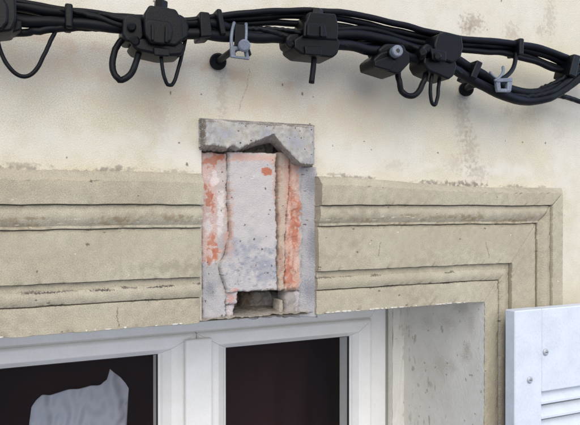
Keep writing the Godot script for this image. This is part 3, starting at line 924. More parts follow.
func build_keystone() -> void:
	var t := thing("broken_keystone", "broken keystone over the window with bare bricks and grey mortar showing", "keystone")
	# what is left of the cap
	var x0 := 0.2162
	var x1 := 0.3775
	var low := [[0.2108, 3.0811], [0.2175, 3.0807], [0.2282, 3.0825], [0.2363, 3.0815], [0.2485, 3.0787], [0.2554, 3.0829], [0.2582, 3.0824], [0.2665, 3.0787], [0.2763, 3.0838], [0.2891, 3.0896], [0.3034, 3.0956], [0.3150, 3.1009], [0.3194, 3.0950], [0.3297, 3.0839], [0.3387, 3.0767], [0.3447, 3.0700], [0.3552, 3.0621], [0.3628, 3.0609], [0.3813, 3.0608]]
	var back := [[0.2097, 3.0742], [0.2691, 3.0756], [0.2882, 3.0812], [0.3046, 3.0874], [0.3258, 3.0925], [0.3351, 3.0843], [0.3444, 3.0732], [0.3569, 3.0621], [0.3728, 3.0581], [0.4052, 3.0590]]
	var n := 120
	var rows := []
	var prof_t := [0.0, 0.04, 0.09, 0.2, 0.32, 0.44, 0.56, 0.68, 0.8, 0.88, 0.94, 1.0]
	for j in prof_t.size() + 4:
		var row := []
		for i in n + 3:
			var g: float = clamp(float(i - 1) / n, 0.0, 1.0)
			var x := lerpf(x0, x1, g)
			var yl := at_curve(low, x) + 0.0011 * noise.get_noise_2d(x * 3500.0, 11.0) + 0.0006 * noise.get_noise_2d(x * 12000.0, 12.0)
			var yt := 3.1125
			var z := 0.0205
			var y := 0.0
			var ex: float = min(x - x0, x1 - x)
			var cham: float = 0.0045 * clamp(1.0 - ex / 0.005, 0.0, 1.0)
			if j < prof_t.size():
				y = lerpf(yl, yt, prof_t[j])
				if j == 0:
					z -= 0.0012
			else:
				var q: float = float(j - prof_t.size() + 1) / 4.0
				y = lerpf(yt, 3.1185, [0.5, 0.8, 1.0, 1.0][j - prof_t.size()])
				z = [0.0165, 0.010, 0.004, -0.02][j - prof_t.size()]
			if j < prof_t.size():
				z += 0.0007 * noise.get_noise_3d(x * 1500.0, y * 1500.0, 5.0) + 0.0004 * noise.get_noise_3d(x * 6000.0, y * 6000.0, 6.0)
				z -= cham
			var xo := x - (0.0015 if i == 0 else 0.0) + (0.0015 if i == n + 2 else 0.0)
			if i == 0 or i == n + 2:
				z = -0.02
			row.append(Vector3(xo, y, z))
		rows.append(row)
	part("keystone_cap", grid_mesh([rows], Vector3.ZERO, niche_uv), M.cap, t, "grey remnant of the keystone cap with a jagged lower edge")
	# broken underside sloping back to the bricks
	rows = []
	for j in 15:
		var q := j / 14.0
		var row := []
		for i in n + 1:
			var x := lerpf(x0 + 0.0002, x1 - 0.0002, float(i) / n)
			var yl := at_curve(low, x) + 0.0011 * noise.get_noise_2d(x * 3500.0, 11.0) + 0.0006 * noise.get_noise_2d(x * 12000.0, 12.0) + 0.0003
			var yb := at_curve(back, x)
			var a := 0.0022 * sin(q * PI)
			row.append(Vector3(x, lerpf(yb, yl, q) + a * noise.get_noise_2d(x * 1800.0, q * 60.0) + 0.5 * a * noise.get_noise_2d(x * 7000.0, q * 160.0), lerpf(-0.022, 0.0188, q) + a * noise.get_noise_2d(x * 2200.0 + 80.0, q * 60.0)))
		rows.append(row)
	part("fracture", grid_mesh([rows], Vector3.ZERO, niche_uv), M.fracture, t, "rough broken underside of the keystone cap")
	# mortar behind the bricks, coming forward at the foot
	rows = []
	for j in 121:
		var row := []
		for i in 81:
			var x := lerpf(0.2150, 0.3845, i / 80.0)
			var y: float = 2.8503 if j < 20 else lerpf(2.8503, 3.094, (j - 20) / 100.0)
			var deep := -0.050 - 0.045 * smoothstep(2.905, 2.885, y)
			var z := deep
			if j < 20:
				y += 0.0016 + 0.0014 * noise.get_noise_2d(x * 700.0, j * 12.0) + 0.0006 * noise.get_noise_2d(x * 2600.0, j * 40.0)
				z = lerpf(0.004, deep, j / 20.0) + 0.003 * noise.get_noise_2d(x * 900.0, 4.0) * (1.0 - j / 20.0)
			else:
				z += 0.006 * noise.get_noise_2d(x * 900.0, y * 900.0) + 0.003 * noise.get_noise_2d(x * 3000.0, y * 3000.0)
			row.append(Vector3(x, y, z))
		rows.append(row)
	part("mortar_bed", grid_mesh([rows], Vector3.ZERO, niche_uv), M.fracture, t, "rough grey mortar at the back of the hole")
	part("brick", ribbon_mesh(2.8507, 3.0745, [[2.8528, 0.2231], [2.9639, 0.2218], [3.0732, 0.2192]], [[2.8507, 0.2538], [2.8886, 0.2552], [2.9025, 0.2496], [2.9189, 0.2440], [2.9362, 0.2524], [2.9632, 0.2595], [3.0108, 0.2567], [3.0745, 0.2568]], -0.0400, -0.0070, -0.0050, 0.0018, 0.00100, 0.00150, 10.0, 0.0000, [], []), M.niche, t, "narrow orange brick smeared with white lime")
	part("brick", ribbon_mesh(2.8861, 3.0755, [[2.8898, 0.2550], [2.9021, 0.2494], [2.9198, 0.2439], [2.9356, 0.2523], [2.9636, 0.2600], [3.0107, 0.2572], [3.0731, 0.2573]], [[2.8861, 0.3254], [2.9555, 0.3262], [3.0110, 0.3239], [3.0755, 0.3247]], -0.0400, 0.0030, 0.0040, 0.0020, 0.00080, 0.00100, 20.0, 0.0000, [], []), M.niche, t, "broad brick coated with bluish white lime")
	part("brick", ribbon_mesh(2.8837, 3.0795, [[2.8842, 0.3333], [3.0112, 0.3326], [3.0789, 0.3334]], [[2.8837, 0.3418], [2.9546, 0.3433], [3.0113, 0.3479], [3.0610, 0.3510], [3.0795, 0.3526]], -0.0400, -0.0090, -0.0080, 0.0014, 0.00140, 0.00140, 30.0, 0.0000, [], []), M.niche, t, "thin tan brick edge")
	part("brick", ribbon_mesh(2.8823, 3.0716, [[2.8837, 0.3431], [2.9546, 0.3446], [3.0113, 0.3490], [3.0710, 0.3531]], [[2.8823, 0.3696], [2.9540, 0.3719], [3.0114, 0.3696], [3.0716, 0.3711]], -0.0400, -0.0085, -0.0075, 0.0018, 0.00260, 0.00170, 40.0, 0.0000, [], []), M.niche, t, "rough orange brick beside grey cement")
	part("cement_fillet", ribbon_mesh(2.8436, 3.0586, [[2.8453, 0.3628], [2.8835, 0.3667], [2.9545, 0.3690], [3.0113, 0.3664], [3.0581, 0.3675]], [[2.8436, 0.3872], [3.0586, 0.3856]], -0.0400, -0.0080, 0.0080, 0.0016, 0.00100, 0.00070, 50.0, 0.0000, [], []), M.niche, t, "grey cement fillet against the stone end")
	part("mortar_lump", ribbon_mesh(2.8432, 2.8818, [[2.8448, 0.3444], [2.8818, 0.3459]], [[2.8432, 0.3678], [2.8805, 0.3710]], -0.0400, -0.0120, -0.0100, 0.0030, 0.00260, 0.00160, 60.0, 0.0000, [], []), M.niche, t)
	part("brick_fragment", ribbon_mesh(2.8691, 2.8875, [[2.8700, 0.2557], [2.8870, 0.2543]], [[2.8691, 0.2699], [2.8875, 0.2706]], -0.0400, -0.0040, -0.0020, 0.0020, 0.00120, 0.00100, 70.0, 0.0000, [], []), M.niche, t, "small pink brick fragment")
	part("mortar_lump", ribbon_mesh(2.8504, 2.8683, [[2.8511, 0.2579], [2.8683, 0.2565]], [[2.8504, 0.2679], [2.8675, 0.2694]], -0.0400, -0.0100, -0.0100, 0.0020, 0.00200, 0.00140, 80.0, 0.0000, [], []), M.niche, t)
	part("mortar_lump", ribbon_mesh(2.8331, 2.8731, [[2.8374, 0.3007], [2.8731, 0.3023]], [[2.8331, 0.3620], [2.8700, 0.3603]], -0.1000, -0.0800, -0.0720, 0.0040, 0.00600, 0.00200, 90.0, 0.0000, [], []), M.niche, t)
	part("wood_wedge", ribbon_mesh(2.8440, 2.8684, [[2.8445, 0.3372], [2.8659, 0.3380]], [[2.8440, 0.3449], [2.8684, 0.3434]], -0.0400, -0.0160, -0.0160, 0.0010, 0.00080, 0.00080, 95.0, 0.0000, [], []), M.fracture, t)

func mitred(parent: Node, outer: Rect2, inner: Rect2, prof: Array, names: Array, m: Material) -> void:
	# prof: [share of the way from the outer to the inner edge, z]
	var o := [outer.position, Vector2(outer.end.x, outer.position.y), outer.end, Vector2(outer.position.x, outer.end.y)]
	var q := [inner.position, Vector2(inner.end.x, inner.position.y), inner.end, Vector2(inner.position.x, inner.end.y)]
	for k in 4:
		var l := (k + 1) % 4
		var st := flat_begin()
		var nn: Vector2 = (o[l] - o[k]).normalized() * 0.0002
		for i in prof.size() - 1:
			var a: Vector2 = o[k].lerp(q[k], prof[i][0]) + nn
			var b: Vector2 = o[l].lerp(q[l], prof[i][0]) - nn
			var c: Vector2 = o[l].lerp(q[l], prof[i + 1][0]) - nn
			var d: Vector2 = o[k].lerp(q[k], prof[i + 1][0]) + nn
			quad(st, Vector3(a.x, a.y, prof[i][1]), Vector3(b.x, b.y, prof[i][1]), Vector3(c.x, c.y, prof[i + 1][1]), Vector3(d.x, d.y, prof[i + 1][1]), Vector3.ZERO, wall_uv)
		part(names[k], flat_end(st), m, parent)

func build_window() -> void:
	var t := thing("casement_window", "white plastic two-leaf casement window set deep in its reveal", "window")
	var z := -0.236
	var nm := ["bottom_rail", "stile", "top_rail", "stile"]
	# fixed frame
	mitred(t, Rect2(-0.137, 1.755, 0.793, 1.080), Rect2(-0.09, 1.80, 0.7065, 0.985), [[0.0, -0.29], [0.0, z - 0.003], [0.05, z], [0.90, z], [1.0, z - 0.004], [1.0, -0.29]], ["frame_sill", "frame_jamb", "frame_head", "frame_jamb"], M.plastic)
	# leaves
	for r in [[-0.098, 0.2733, -0.058, 0.2099], [0.2743, 0.618, 0.3297, 0.5757]]:
		var leaf := Node3D.new()
		leaf.name = "leaf"
		t.add_child(leaf, true)
		var zs := -0.2265
		mitred(leaf, Rect2(r[0], 1.79, r[1] - r[0], 0.9965), Rect2(r[2], 1.86, r[3] - r[2], 0.8945), [[0.0, -0.28], [0.0, zs - 0.004], [0.06, zs - 0.001], [0.12, zs], [0.62, zs], [0.68, zs - 0.0008], [0.88, zs - 0.010], [0.94, zs - 0.014], [1.0, zs - 0.016], [1.0, -0.28]], nm, M.plastic)
		mitred(leaf, Rect2(r[2] - 0.0005, 1.8595, r[3] - r[2] + 0.001, 0.8955), Rect2(r[2] + 0.0018, 1.8618, r[3] - r[2] - 0.0036, 0.8909), [[0.0, zs - 0.0155], [0.6, zs - 0.0165], [1.0, zs - 0.020]], ["gasket", "gasket", "gasket", "gasket"], M.gasket)
		part("pane", box_mesh(Vector3(r[2] + 0.0006, 1.8606, -0.250), Vector3(r[3] - 0.0006, 2.7539, -0.246), 0.0003), M.glass, leaf)
	# cover strip over the meeting stiles
	var strip := PackedVector2Array([Vector2(0.2505, 1.80), Vector2(0.2972, 1.80), Vector2(0.2972, 2.7795), Vector2(0.2505, 2.7795)])
	part("meeting_strip", prism_mesh(strip, -0.2262, -0.2145, 0.0028), M.plastic, t)
	part("head_seal", box_mesh(Vector3(-0.137, 2.833, -0.245), Vector3(0.656, 2.849, -0.238), 0.001), M.seal, t)
	part("jamb_seal", box_mesh(Vector3(0.6535, 1.76, -0.240), Vector3(0.6566, 2.849, -0.2325), 0.001), M.seal, t)
	# pale sheet added inside, standing in for a reflection in the glass
	var top := [[0.0117, 2.6347], [0.0149, 2.6614], [0.0227, 2.6740], [0.0322, 2.6797], [0.0481, 2.6812], [0.0822, 2.6840], [0.1290, 2.6865], [0.1392, 2.6958], [0.1444, 2.7141], [0.1513, 2.7072], [0.1646, 2.6941], [0.1721, 2.6843], [0.1774, 2.6747]]
	var bot := [[0.0114, 2.5567], [0.0607, 2.5484], [0.1684, 2.5302], [0.1720, 2.5836], [0.1756, 2.6371], [0.1774, 2.6729]]
	var rows := []
	for j in 41:
		var row := []
		for i in 91:
			var x: float = lerpf(top[0][0], top[top.size() - 1][0], i / 90.0)
			var y := lerpf(at_curve(bot, x), at_curve(top, x), j / 40.0)
			row.append(Vector3(x, y, -0.335 + 0.003 * sin(x * 120.0 + 3.0 * sin(x * 31.0) + y * 9.0) + 0.006 * noise.get_noise_2d(x * 400.0, y * 300.0)))
		rows.append(row)
	var back := []
	for r in rows:
		var row := []
		for p in r:
			row.append(p - Vector3(0, 0, 0.003))
		back.append(row)
	var cl := part("added_curtain", grid_mesh([rows, back], Vector3.ZERO, wall_uv, [false, true]), M.reflection_cloth)
	rows = []  # maroon sheet added behind both panes to give them a reddish tone
	for j in 31:
		var row := []
		for i in 161:
			var x := lerpf(-0.30, 0.85, i / 160.0)
			var y := lerpf(1.6, 2.95, j / 30.0)
			row.append(Vector3(x, y, -0.47 + 0.004 * sin(x * 41.0 + 2.6 * sin(x * 17.0 + y * 2.0)) + 0.010 * noise.get_noise_2d(x * 120.0, y * 30.0)))
		rows.append(row)
	back = []
	for r in rows:
		var row := []
		for p in r:
			row.append(p - Vector3(0, 0, 0.002))
		back.append(row)
	var dr := part("added_curtain", grid_mesh([rows, back], Vector3.ZERO, wall_uv, [false, true]), M.added_drape)
	tag(dr, "very dark maroon sheet added behind the glass for the reddish tone of the panes", "added_curtain")
	tag(cl, "pale blue draped sheet added behind the pane in place of a reflection", "added_curtain")

func build_shutter() -> void:
	var X0 := 0.7000
	var X1 := 1.085
	var top := 2.8405
	var t := thing("shutter", "bluish white louvred shutter folded open against the wall", "shutter", Vector3(X0, 1.76, 0.05))
	var off := Vector3(X0, 1.76, 0.05)
	var zb := 0.0395
	var zf := 0.0610
	var uv: Callable = wall_uv
	var bottom := 1.76
	var sx := 0.7555
	var ry := 2.7085
	part("stile", box_mesh(Vector3(X0, bottom, zb), Vector3(sx, top, zf), 0.0014, off), M.shutter, t)
	part("stile", box_mesh(Vector3(X1 - 0.055, bottom, zb), Vector3(X1, top, zf), 0.0014, off), M.shutter, t)
	part("top_rail", box_mesh(Vector3(sx + 0.0004, ry, zb + 0.0004), Vector3(X1 - 0.0554, top - 0.0002, zf - 0.0004), 0.0014, off), M.shutter, t)
	part("bottom_rail", box_mesh(Vector3(sx + 0.0004, bottom, zb + 0.0004), Vector3(X1 - 0.0554, bottom + 0.1, zf - 0.0004), 0.0014, off), M.shutter, t)
	var y := ry - 0.0125
	while y > bottom + 0.11:
		var st := flat_begin()
		add_box(st, Transform3D(Basis(Vector3.RIGHT, deg_to_rad(44.0)), Vector3((sx + X1 - 0.055) * 0.5, y, (zb + zf) * 0.5)), Vector3(X1 - 0.055 - sx, 0.0060, 0.0225), 0.0022, off, uv)
		part("slat", flat_end(st), M.shutter, t)
		y -= 0.0235
	for p in [Vector2(0.7630, 2.7715), Vector2(0.7301, 2.7310)]:
		var a := Vector3(p.x, p.y, zf - 0.002)
		var s := part("screw", pin_mesh(a, a + Vector3(0, 0, 0.0046), 0.0056, 14, 0.0016, off), M.screw, t)
		part("screw_slot", box_mesh(a + Vector3(-0.0026, -0.0005, 0.0042), a + Vector3(0.0026, 0.0005, 0.0048), 0.0001, off), M.gasket, s)
	# wrought stay behind the leaf that holds it off the wall
	part("hinge_pin", box_mesh(Vector3(0.72, 2.62, 0.008), Vector3(0.735, 2.64, zb + 0.001), 0.001, off), M.gasket, t)

# ---------------------------------------------------------------- cables and fittings
func cable(called: String, pts: Array, r: float, label: String, category := "cable", group := "", r_end := -1.0) -> void:
	var o := part(called, tube_mesh(pts, r, Vector3.ZERO, 14, 0.004, 0.03, r_end), M.rubber)
	tag(o, label, category, group)

func build_cables() -> void:
	cable("power_cable", [Vector3(-0.0674, 3.2307, 0.0600), Vector3(-0.0297, 3.2221, 0.0600), Vector3(-0.0061, 3.2209, 0.0600), Vector3(0.0430, 3.2183, 0.0600), Vector3(0.0872, 3.2181, 0.0600), Vector3(0.1408, 3.2199, 0.0600), Vector3(0.2014, 3.2259, 0.0600), Vector3(0.2294, 3.2243, 0.0600), Vector3(0.2662, 3.2191, 0.0600), Vector3(0.3356, 3.2249, 0.0600), Vector3(0.3871, 3.2312, 0.0600), Vector3(0.4333, 3.2349, 0.0600), Vector3(0.4900, 3.2306, 0.0600), Vector3(0.5410, 3.2245, 0.0600), Vector3(0.5854, 3.2172, 0.0600), Vector3(0.6316, 3.2007, 0.0600), Vector3(0.6797, 3.1834, 0.0600), Vector3(0.7299, 3.1779, 0.0600), Vector3(0.7757, 3.1900, 0.0600), Vector3(0.8100, 3.2128, 0.0600), Vector3(0.8476, 3.2388, 0.0600), Vector3(0.9096, 3.2614, 0.0600)], 0.0062, "thick black power cable running above its thick twin", "cable", "", 0.0076)
	cable("power_cable", [Vector3(-0.0669, 3.2143, 0.0660), Vector3(-0.0295, 3.2065, 0.0660), Vector3(0.0038, 3.2030, 0.0660), Vector3(0.0499, 3.2063, 0.0660), Vector3(0.0865, 3.2078, 0.0660), Vector3(0.1099, 3.2071, 0.0660), Vector3(0.1514, 3.2089, 0.0660), Vector3(0.1875, 3.2100, 0.0660), Vector3(0.2275, 3.2127, 0.0660), Vector3(0.2641, 3.2142, 0.0660), Vector3(0.3328, 3.2179, 0.0660), Vector3(0.3839, 3.2180, 0.0660), Vector3(0.4221, 3.2166, 0.0660), Vector3(0.4778, 3.2133, 0.0660), Vector3(0.5367, 3.2070, 0.0660), Vector3(0.5807, 3.2009, 0.0660), Vector3(0.6265, 3.1842, 0.0660), Vector3(0.6646, 3.1706, 0.0660), Vector3(0.7139, 3.1657, 0.0660), Vector3(0.7694, 3.1767, 0.0660), Vector3(0.8122, 3.2006, 0.0660), Vector3(0.8520, 3.2217, 0.0660), Vector3(0.9024, 3.2360, 0.0660)], 0.0062, "thick black power cable along the lower edge of the bundle", "cable", "", 0.0076)
	cable("thin_cable", [Vector3(-0.0672, 3.2321, 0.0620), Vector3(-0.0199, 3.2260, 0.0620), Vector3(0.0429, 3.2222, 0.0620), Vector3(0.0948, 3.2219, 0.0620), Vector3(0.1522, 3.2243, 0.0620), Vector3(0.1885, 3.2275, 0.0620), Vector3(0.2198, 3.2343, 0.0620), Vector3(0.2522, 3.2426, 0.0620), Vector3(0.3064, 3.2532, 0.0620), Vector3(0.3563, 3.2602, 0.0620), Vector3(0.4088, 3.2621, 0.0620), Vector3(0.4641, 3.2593, 0.0620), Vector3(0.5223, 3.2542, 0.0620), Vector3(0.5928, 3.2483, 0.0620), Vector3(0.6679, 3.2519, 0.0620), Vector3(0.7378, 3.2523, 0.0620), Vector3(0.7904, 3.2442, 0.0620), Vector3(0.8341, 3.2339, 0.0620), Vector3(0.9074, 3.2206, 0.0620)], 0.0030, "thin black cable arching highest over the bundle", "cable", "", 0.0056)
	cable("thin_cable", [Vector3(-0.0679, 3.2280, 0.0550), Vector3(-0.0201, 3.2216, 0.0550), Vector3(0.0432, 3.2175, 0.0550), Vector3(0.0956, 3.2171, 0.0550), Vector3(0.1536, 3.2192, 0.0550), Vector3(0.1903, 3.2247, 0.0550), Vector3(0.2219, 3.2328, 0.0550), Vector3(0.2546, 3.2386, 0.0550), Vector3(0.3023, 3.2476, 0.0550), Vector3(0.3524, 3.2544, 0.0550), Vector3(0.4127, 3.2564, 0.0550), Vector3(0.4767, 3.2508, 0.0550), Vector3(0.5359, 3.2468, 0.0550), Vector3(0.5985, 3.2433, 0.0550), Vector3(0.6743, 3.2474, 0.0550), Vector3(0.7449, 3.2460, 0.0550), Vector3(0.7936, 3.2373, 0.0550), Vector3(0.8421, 3.2247, 0.0550), Vector3(0.9161, 3.2092, 0.0550)], 0.0030, "thin black cable just beneath the highest thin one", "cable", "", 0.0056)
	cable("thin_cable", [Vector3(-0.0684, 3.2242, 0.0500), Vector3(-0.0202, 3.2177, 0.0500), Vector3(0.0435, 3.2167, 0.0500), Vector3(0.0963, 3.2150, 0.0500), Vector3(0.1547, 3.2183, 0.0500), Vector3(0.1916, 3.2226, 0.0500), Vector3(0.2234, 3.2288, 0.0500), Vector3(0.2563, 3.2339, 0.0500), Vector3(0.3043, 3.2415, 0.0500), Vector3(0.3547, 3.2455, 0.0500), Vector3(0.4155, 3.2472, 0.0500), Vector3(0.4799, 3.2426, 0.0500), Vector3(0.5395, 3.2397, 0.0500), Vector3(0.6025, 3.2397, 0.0500), Vector3(0.6788, 3.2414, 0.0500), Vector3(0.7395, 3.2380, 0.0500), Vector3(0.7860, 3.2288, 0.0500), Vector3(0.8366, 3.2153, 0.0500), Vector3(0.9223, 3.1937, 0.0500)], 0.0034, "thin black cable lowest of the three arching ones, nearest the wall", "cable", "", 0.0056)
	cable("thin_cable", [Vector3(0.3806, 3.2383, 0.0580), Vector3(0.4345, 3.2452, 0.0580), Vector3(0.4913, 3.2411, 0.0580), Vector3(0.5425, 3.2352, 0.0580), Vector3(0.6145, 3.2353, 0.0580), Vector3(0.6814, 3.2367, 0.0580), Vector3(0.7357, 3.2319, 0.0580), Vector3(0.7776, 3.2216, 0.0580), Vector3(0.8276, 3.2212, 0.0580), Vector3(0.9123, 3.2319, 0.0580)], 0.0042, "short black cable joining the upper strand beyond the second connector", "cable", "", -1.0000)
	cable("branch_cable", [Vector3(-0.0042, 3.1896, 0.0600), Vector3(0.0098, 3.1923, 0.0640), Vector3(0.0301, 3.1970, 0.0660), Vector3(0.0566, 3.2031, 0.0620), Vector3(0.0875, 3.2075, 0.0570), Vector3(0.1305, 3.2102, 0.0520), Vector3(0.1915, 3.2177, 0.0500), Vector3(0.2563, 3.2225, 0.0500), Vector3(0.3401, 3.2239, 0.0500), Vector3(0.4155, 3.2280, 0.0500), Vector3(0.4966, 3.2252, 0.0500), Vector3(0.5646, 3.2141, 0.0520), Vector3(0.6171, 3.1944, 0.0550), Vector3(0.6700, 3.1781, 0.0600), Vector3(0.7139, 3.1711, 0.0660), Vector3(0.7610, 3.1817, 0.0700), Vector3(0.7991, 3.2036, 0.0700), Vector3(0.8474, 3.2310, 0.0660), Vector3(0.9097, 3.2513, 0.0600)], 0.0042, "black branch cable leaving the end connector under the bundle", "cable", "", -1.0000)
	cable("branch_cable", [Vector3(0.5624, 3.2191, 0.0550), Vector3(0.6078, 3.2011, 0.0550), Vector3(0.6648, 3.1801, 0.0550), Vector3(0.7236, 3.1727, 0.0560), Vector3(0.7724, 3.1795, 0.0550), Vector3(0.8047, 3.1805, 0.0530), Vector3(0.8480, 3.1767, 0.0500), Vector3(0.9225, 3.1665, 0.0500)], 0.0040, "black branch cable splitting off below the joined strands", "cable", "", -1.0000)
	cable("twisted_cable", [Vector3(-0.0653, 3.2294, 0.0626), Vector3(-0.0501, 3.2231, 0.0683), Vector3(-0.0349, 3.2149, 0.0717), Vector3(-0.0197, 3.2082, 0.0713), Vector3(-0.0041, 3.2044, 0.0673), Vector3(0.0119, 3.2046, 0.0615), Vector3(0.0285, 3.2086, 0.0563), Vector3(0.0454, 3.2142, 0.0540), Vector3(0.0625, 3.2192, 0.0556), Vector3(0.0795, 3.2212, 0.0604), Vector3(0.0964, 3.2194, 0.0663), Vector3(0.1136, 3.2149, 0.0708), Vector3(0.1316, 3.2101, 0.0719), Vector3(0.1507, 3.2072, 0.0691), Vector3(0.1710, 3.2077, 0.0637), Vector3(0.1920, 3.2119, 0.0580), Vector3(0.2131, 3.2183, 0.0544), Vector3(0.2337, 3.2239, 0.0546), Vector3(0.2535, 3.2262, 0.0584), Vector3(0.2728, 3.2256, 0.0641), Vector3(0.2924, 3.2229, 0.0694), Vector3(0.3133, 3.2184, 0.0720), Vector3(0.3364, 3.2146, 0.0706), Vector3(0.3618, 3.2136, 0.0659), Vector3(0.3886, 3.2167, 0.0600), Vector3(0.4156, 3.2224, 0.0554), Vector3(0.4416, 3.2290, 0.0541), Vector3(0.4659, 3.2323, 0.0566), Vector3(0.4888, 3.2316, 0.0619), Vector3(0.5116, 3.2255, 0.0677), Vector3(0.5361, 3.2162, 0.0714), Vector3(0.5639, 3.2054, 0.0716), Vector3(0.5954, 3.1932, 0.0680), Vector3(0.6298, 3.1822, 0.0622), Vector3(0.6651, 3.1753, 0.0568), Vector3(0.6991, 3.1756, 0.0541), Vector3(0.7305, 3.1800, 0.0552), Vector3(0.7591, 3.1905, 0.0597), Vector3(0.7867, 3.2036, 0.0656), Vector3(0.8159, 3.2192, 0.0704), Vector3(0.8495, 3.2301, 0.0720)], 0.0036, "thin black cable winding round both thick ones along the bundle", "cable", "", -1.0000)
	cable("twisted_cable", [Vector3(0.0202, 3.2205, 0.0578), Vector3(0.0366, 3.2211, 0.0618), Vector3(0.0531, 3.2199, 0.0660), Vector3(0.0699, 3.2169, 0.0696), Vector3(0.0869, 3.2129, 0.0717), Vector3(0.1045, 3.2085, 0.0718), Vector3(0.1228, 3.2056, 0.0700), Vector3(0.1419, 3.2047, 0.0666), Vector3(0.1616, 3.2063, 0.0623), Vector3(0.1820, 3.2100, 0.0583), Vector3(0.2027, 3.2156, 0.0553), Vector3(0.2235, 3.2205, 0.0540), Vector3(0.2441, 3.2243, 0.0548), Vector3(0.2645, 3.2263, 0.0574), Vector3(0.2847, 3.2284, 0.0612), Vector3(0.3050, 3.2285, 0.0655), Vector3(0.3257, 3.2265, 0.0692), Vector3(0.3474, 3.2232, 0.0715), Vector3(0.3705, 3.2197, 0.0719), Vector3(0.3952, 3.2165, 0.0703), Vector3(0.4215, 3.2146, 0.0670), Vector3(0.4491, 3.2134, 0.0629), Vector3(0.4776, 3.2140, 0.0588), Vector3(0.5064, 3.2158, 0.0556), Vector3(0.5349, 3.2181, 0.0541), Vector3(0.5627, 3.2196, 0.0546)], 0.0030, "thinner black cable wound loosely round the bundle up to the glossy connector", "cable", "", -1.0000)
	cable("cable_loop", [Vector3(-0.0237, 3.2029, 0.0660), Vector3(-0.0227, 3.1786, 0.0700), Vector3(-0.0179, 3.1631, 0.0700), Vector3(-0.0102, 3.1474, 0.0720), Vector3(-0.0023, 3.1412, 0.0720), Vector3(0.0066, 3.1408, 0.0720), Vector3(0.0156, 3.1497, 0.0720), Vector3(0.0238, 3.1672, 0.0700), Vector3(0.0300, 3.1826, 0.0680), Vector3(0.0365, 3.1980, 0.0620)], 0.0023, "thin black slack loop hanging from the end connector", "cable", "", -1.0000)
	cable("cable_loop", [Vector3(0.1153, 3.2006, 0.0600), Vector3(0.1042, 3.1909, 0.0660), Vector3(0.0969, 3.1744, 0.0700), Vector3(0.0955, 3.1579, 0.0720), Vector3(0.0986, 3.1481, 0.0740), Vector3(0.1055, 3.1438, 0.0760), Vector3(0.1138, 3.1496, 0.0760), Vector3(0.1215, 3.1656, 0.0740), Vector3(0.1273, 3.1855, 0.0700)], 0.0037, "thick black loop hanging at the first connector", "cable", "", -1.0000)
	cable("cable_loop", [Vector3(0.1500, 3.1766, 0.0780), Vector3(0.1512, 3.1651, 0.0780), Vector3(0.1540, 3.1491, 0.0780), Vector3(0.1572, 3.1425, 0.0770), Vector3(0.1615, 3.1413, 0.0760), Vector3(0.1672, 3.1490, 0.0720), Vector3(0.1747, 3.1741, 0.0680), Vector3(0.1806, 3.1948, 0.0640), Vector3(0.1840, 3.2082, 0.0600)], 0.0022, "thin black loop hanging at the first connector", "cable", "", -1.0000)
	cable("cable_stub", [Vector3(0.3511, 3.2006, 0.0700), Vector3(0.3503, 3.1849, 0.0700), Vector3(0.3482, 3.1717, 0.0700), Vector3(0.3472, 3.1626, 0.0700)], 0.0037, "short black cut cable end pointing down from the second connector", "cable", "", -1.0000)
	cable("cable_loop", [Vector3(0.4795, 3.2114, 0.0660), Vector3(0.4815, 3.1945, 0.0680), Vector3(0.4818, 3.1720, 0.0700), Vector3(0.4878, 3.1584, 0.0710), Vector3(0.4987, 3.1541, 0.0720), Vector3(0.5103, 3.1599, 0.0720), Vector3(0.5204, 3.1747, 0.0720), Vector3(0.5286, 3.1927, 0.0700)], 0.0040, "thick black loop between the grey capped connector and its neighbour", "cable", "", -1.0000)
	cable("cable_loop", [Vector3(0.5360, 3.1925, 0.0740), Vector3(0.5317, 3.1752, 0.0740), Vector3(0.5323, 3.1541, 0.0740), Vector3(0.5349, 3.1451, 0.0740), Vector3(0.5395, 3.1432, 0.0740), Vector3(0.5446, 3.1523, 0.0730), Vector3(0.5470, 3.1711, 0.0720), Vector3(0.5511, 3.1918, 0.0700)], 0.0026, "narrow black loop under the glossy connector", "cable", "", -1.0000)

func connector(label: String, at: Vector3) -> Node3D:
	return thing("tap_connector", label, "connector", at, "connectors clamped to the cable bundle")

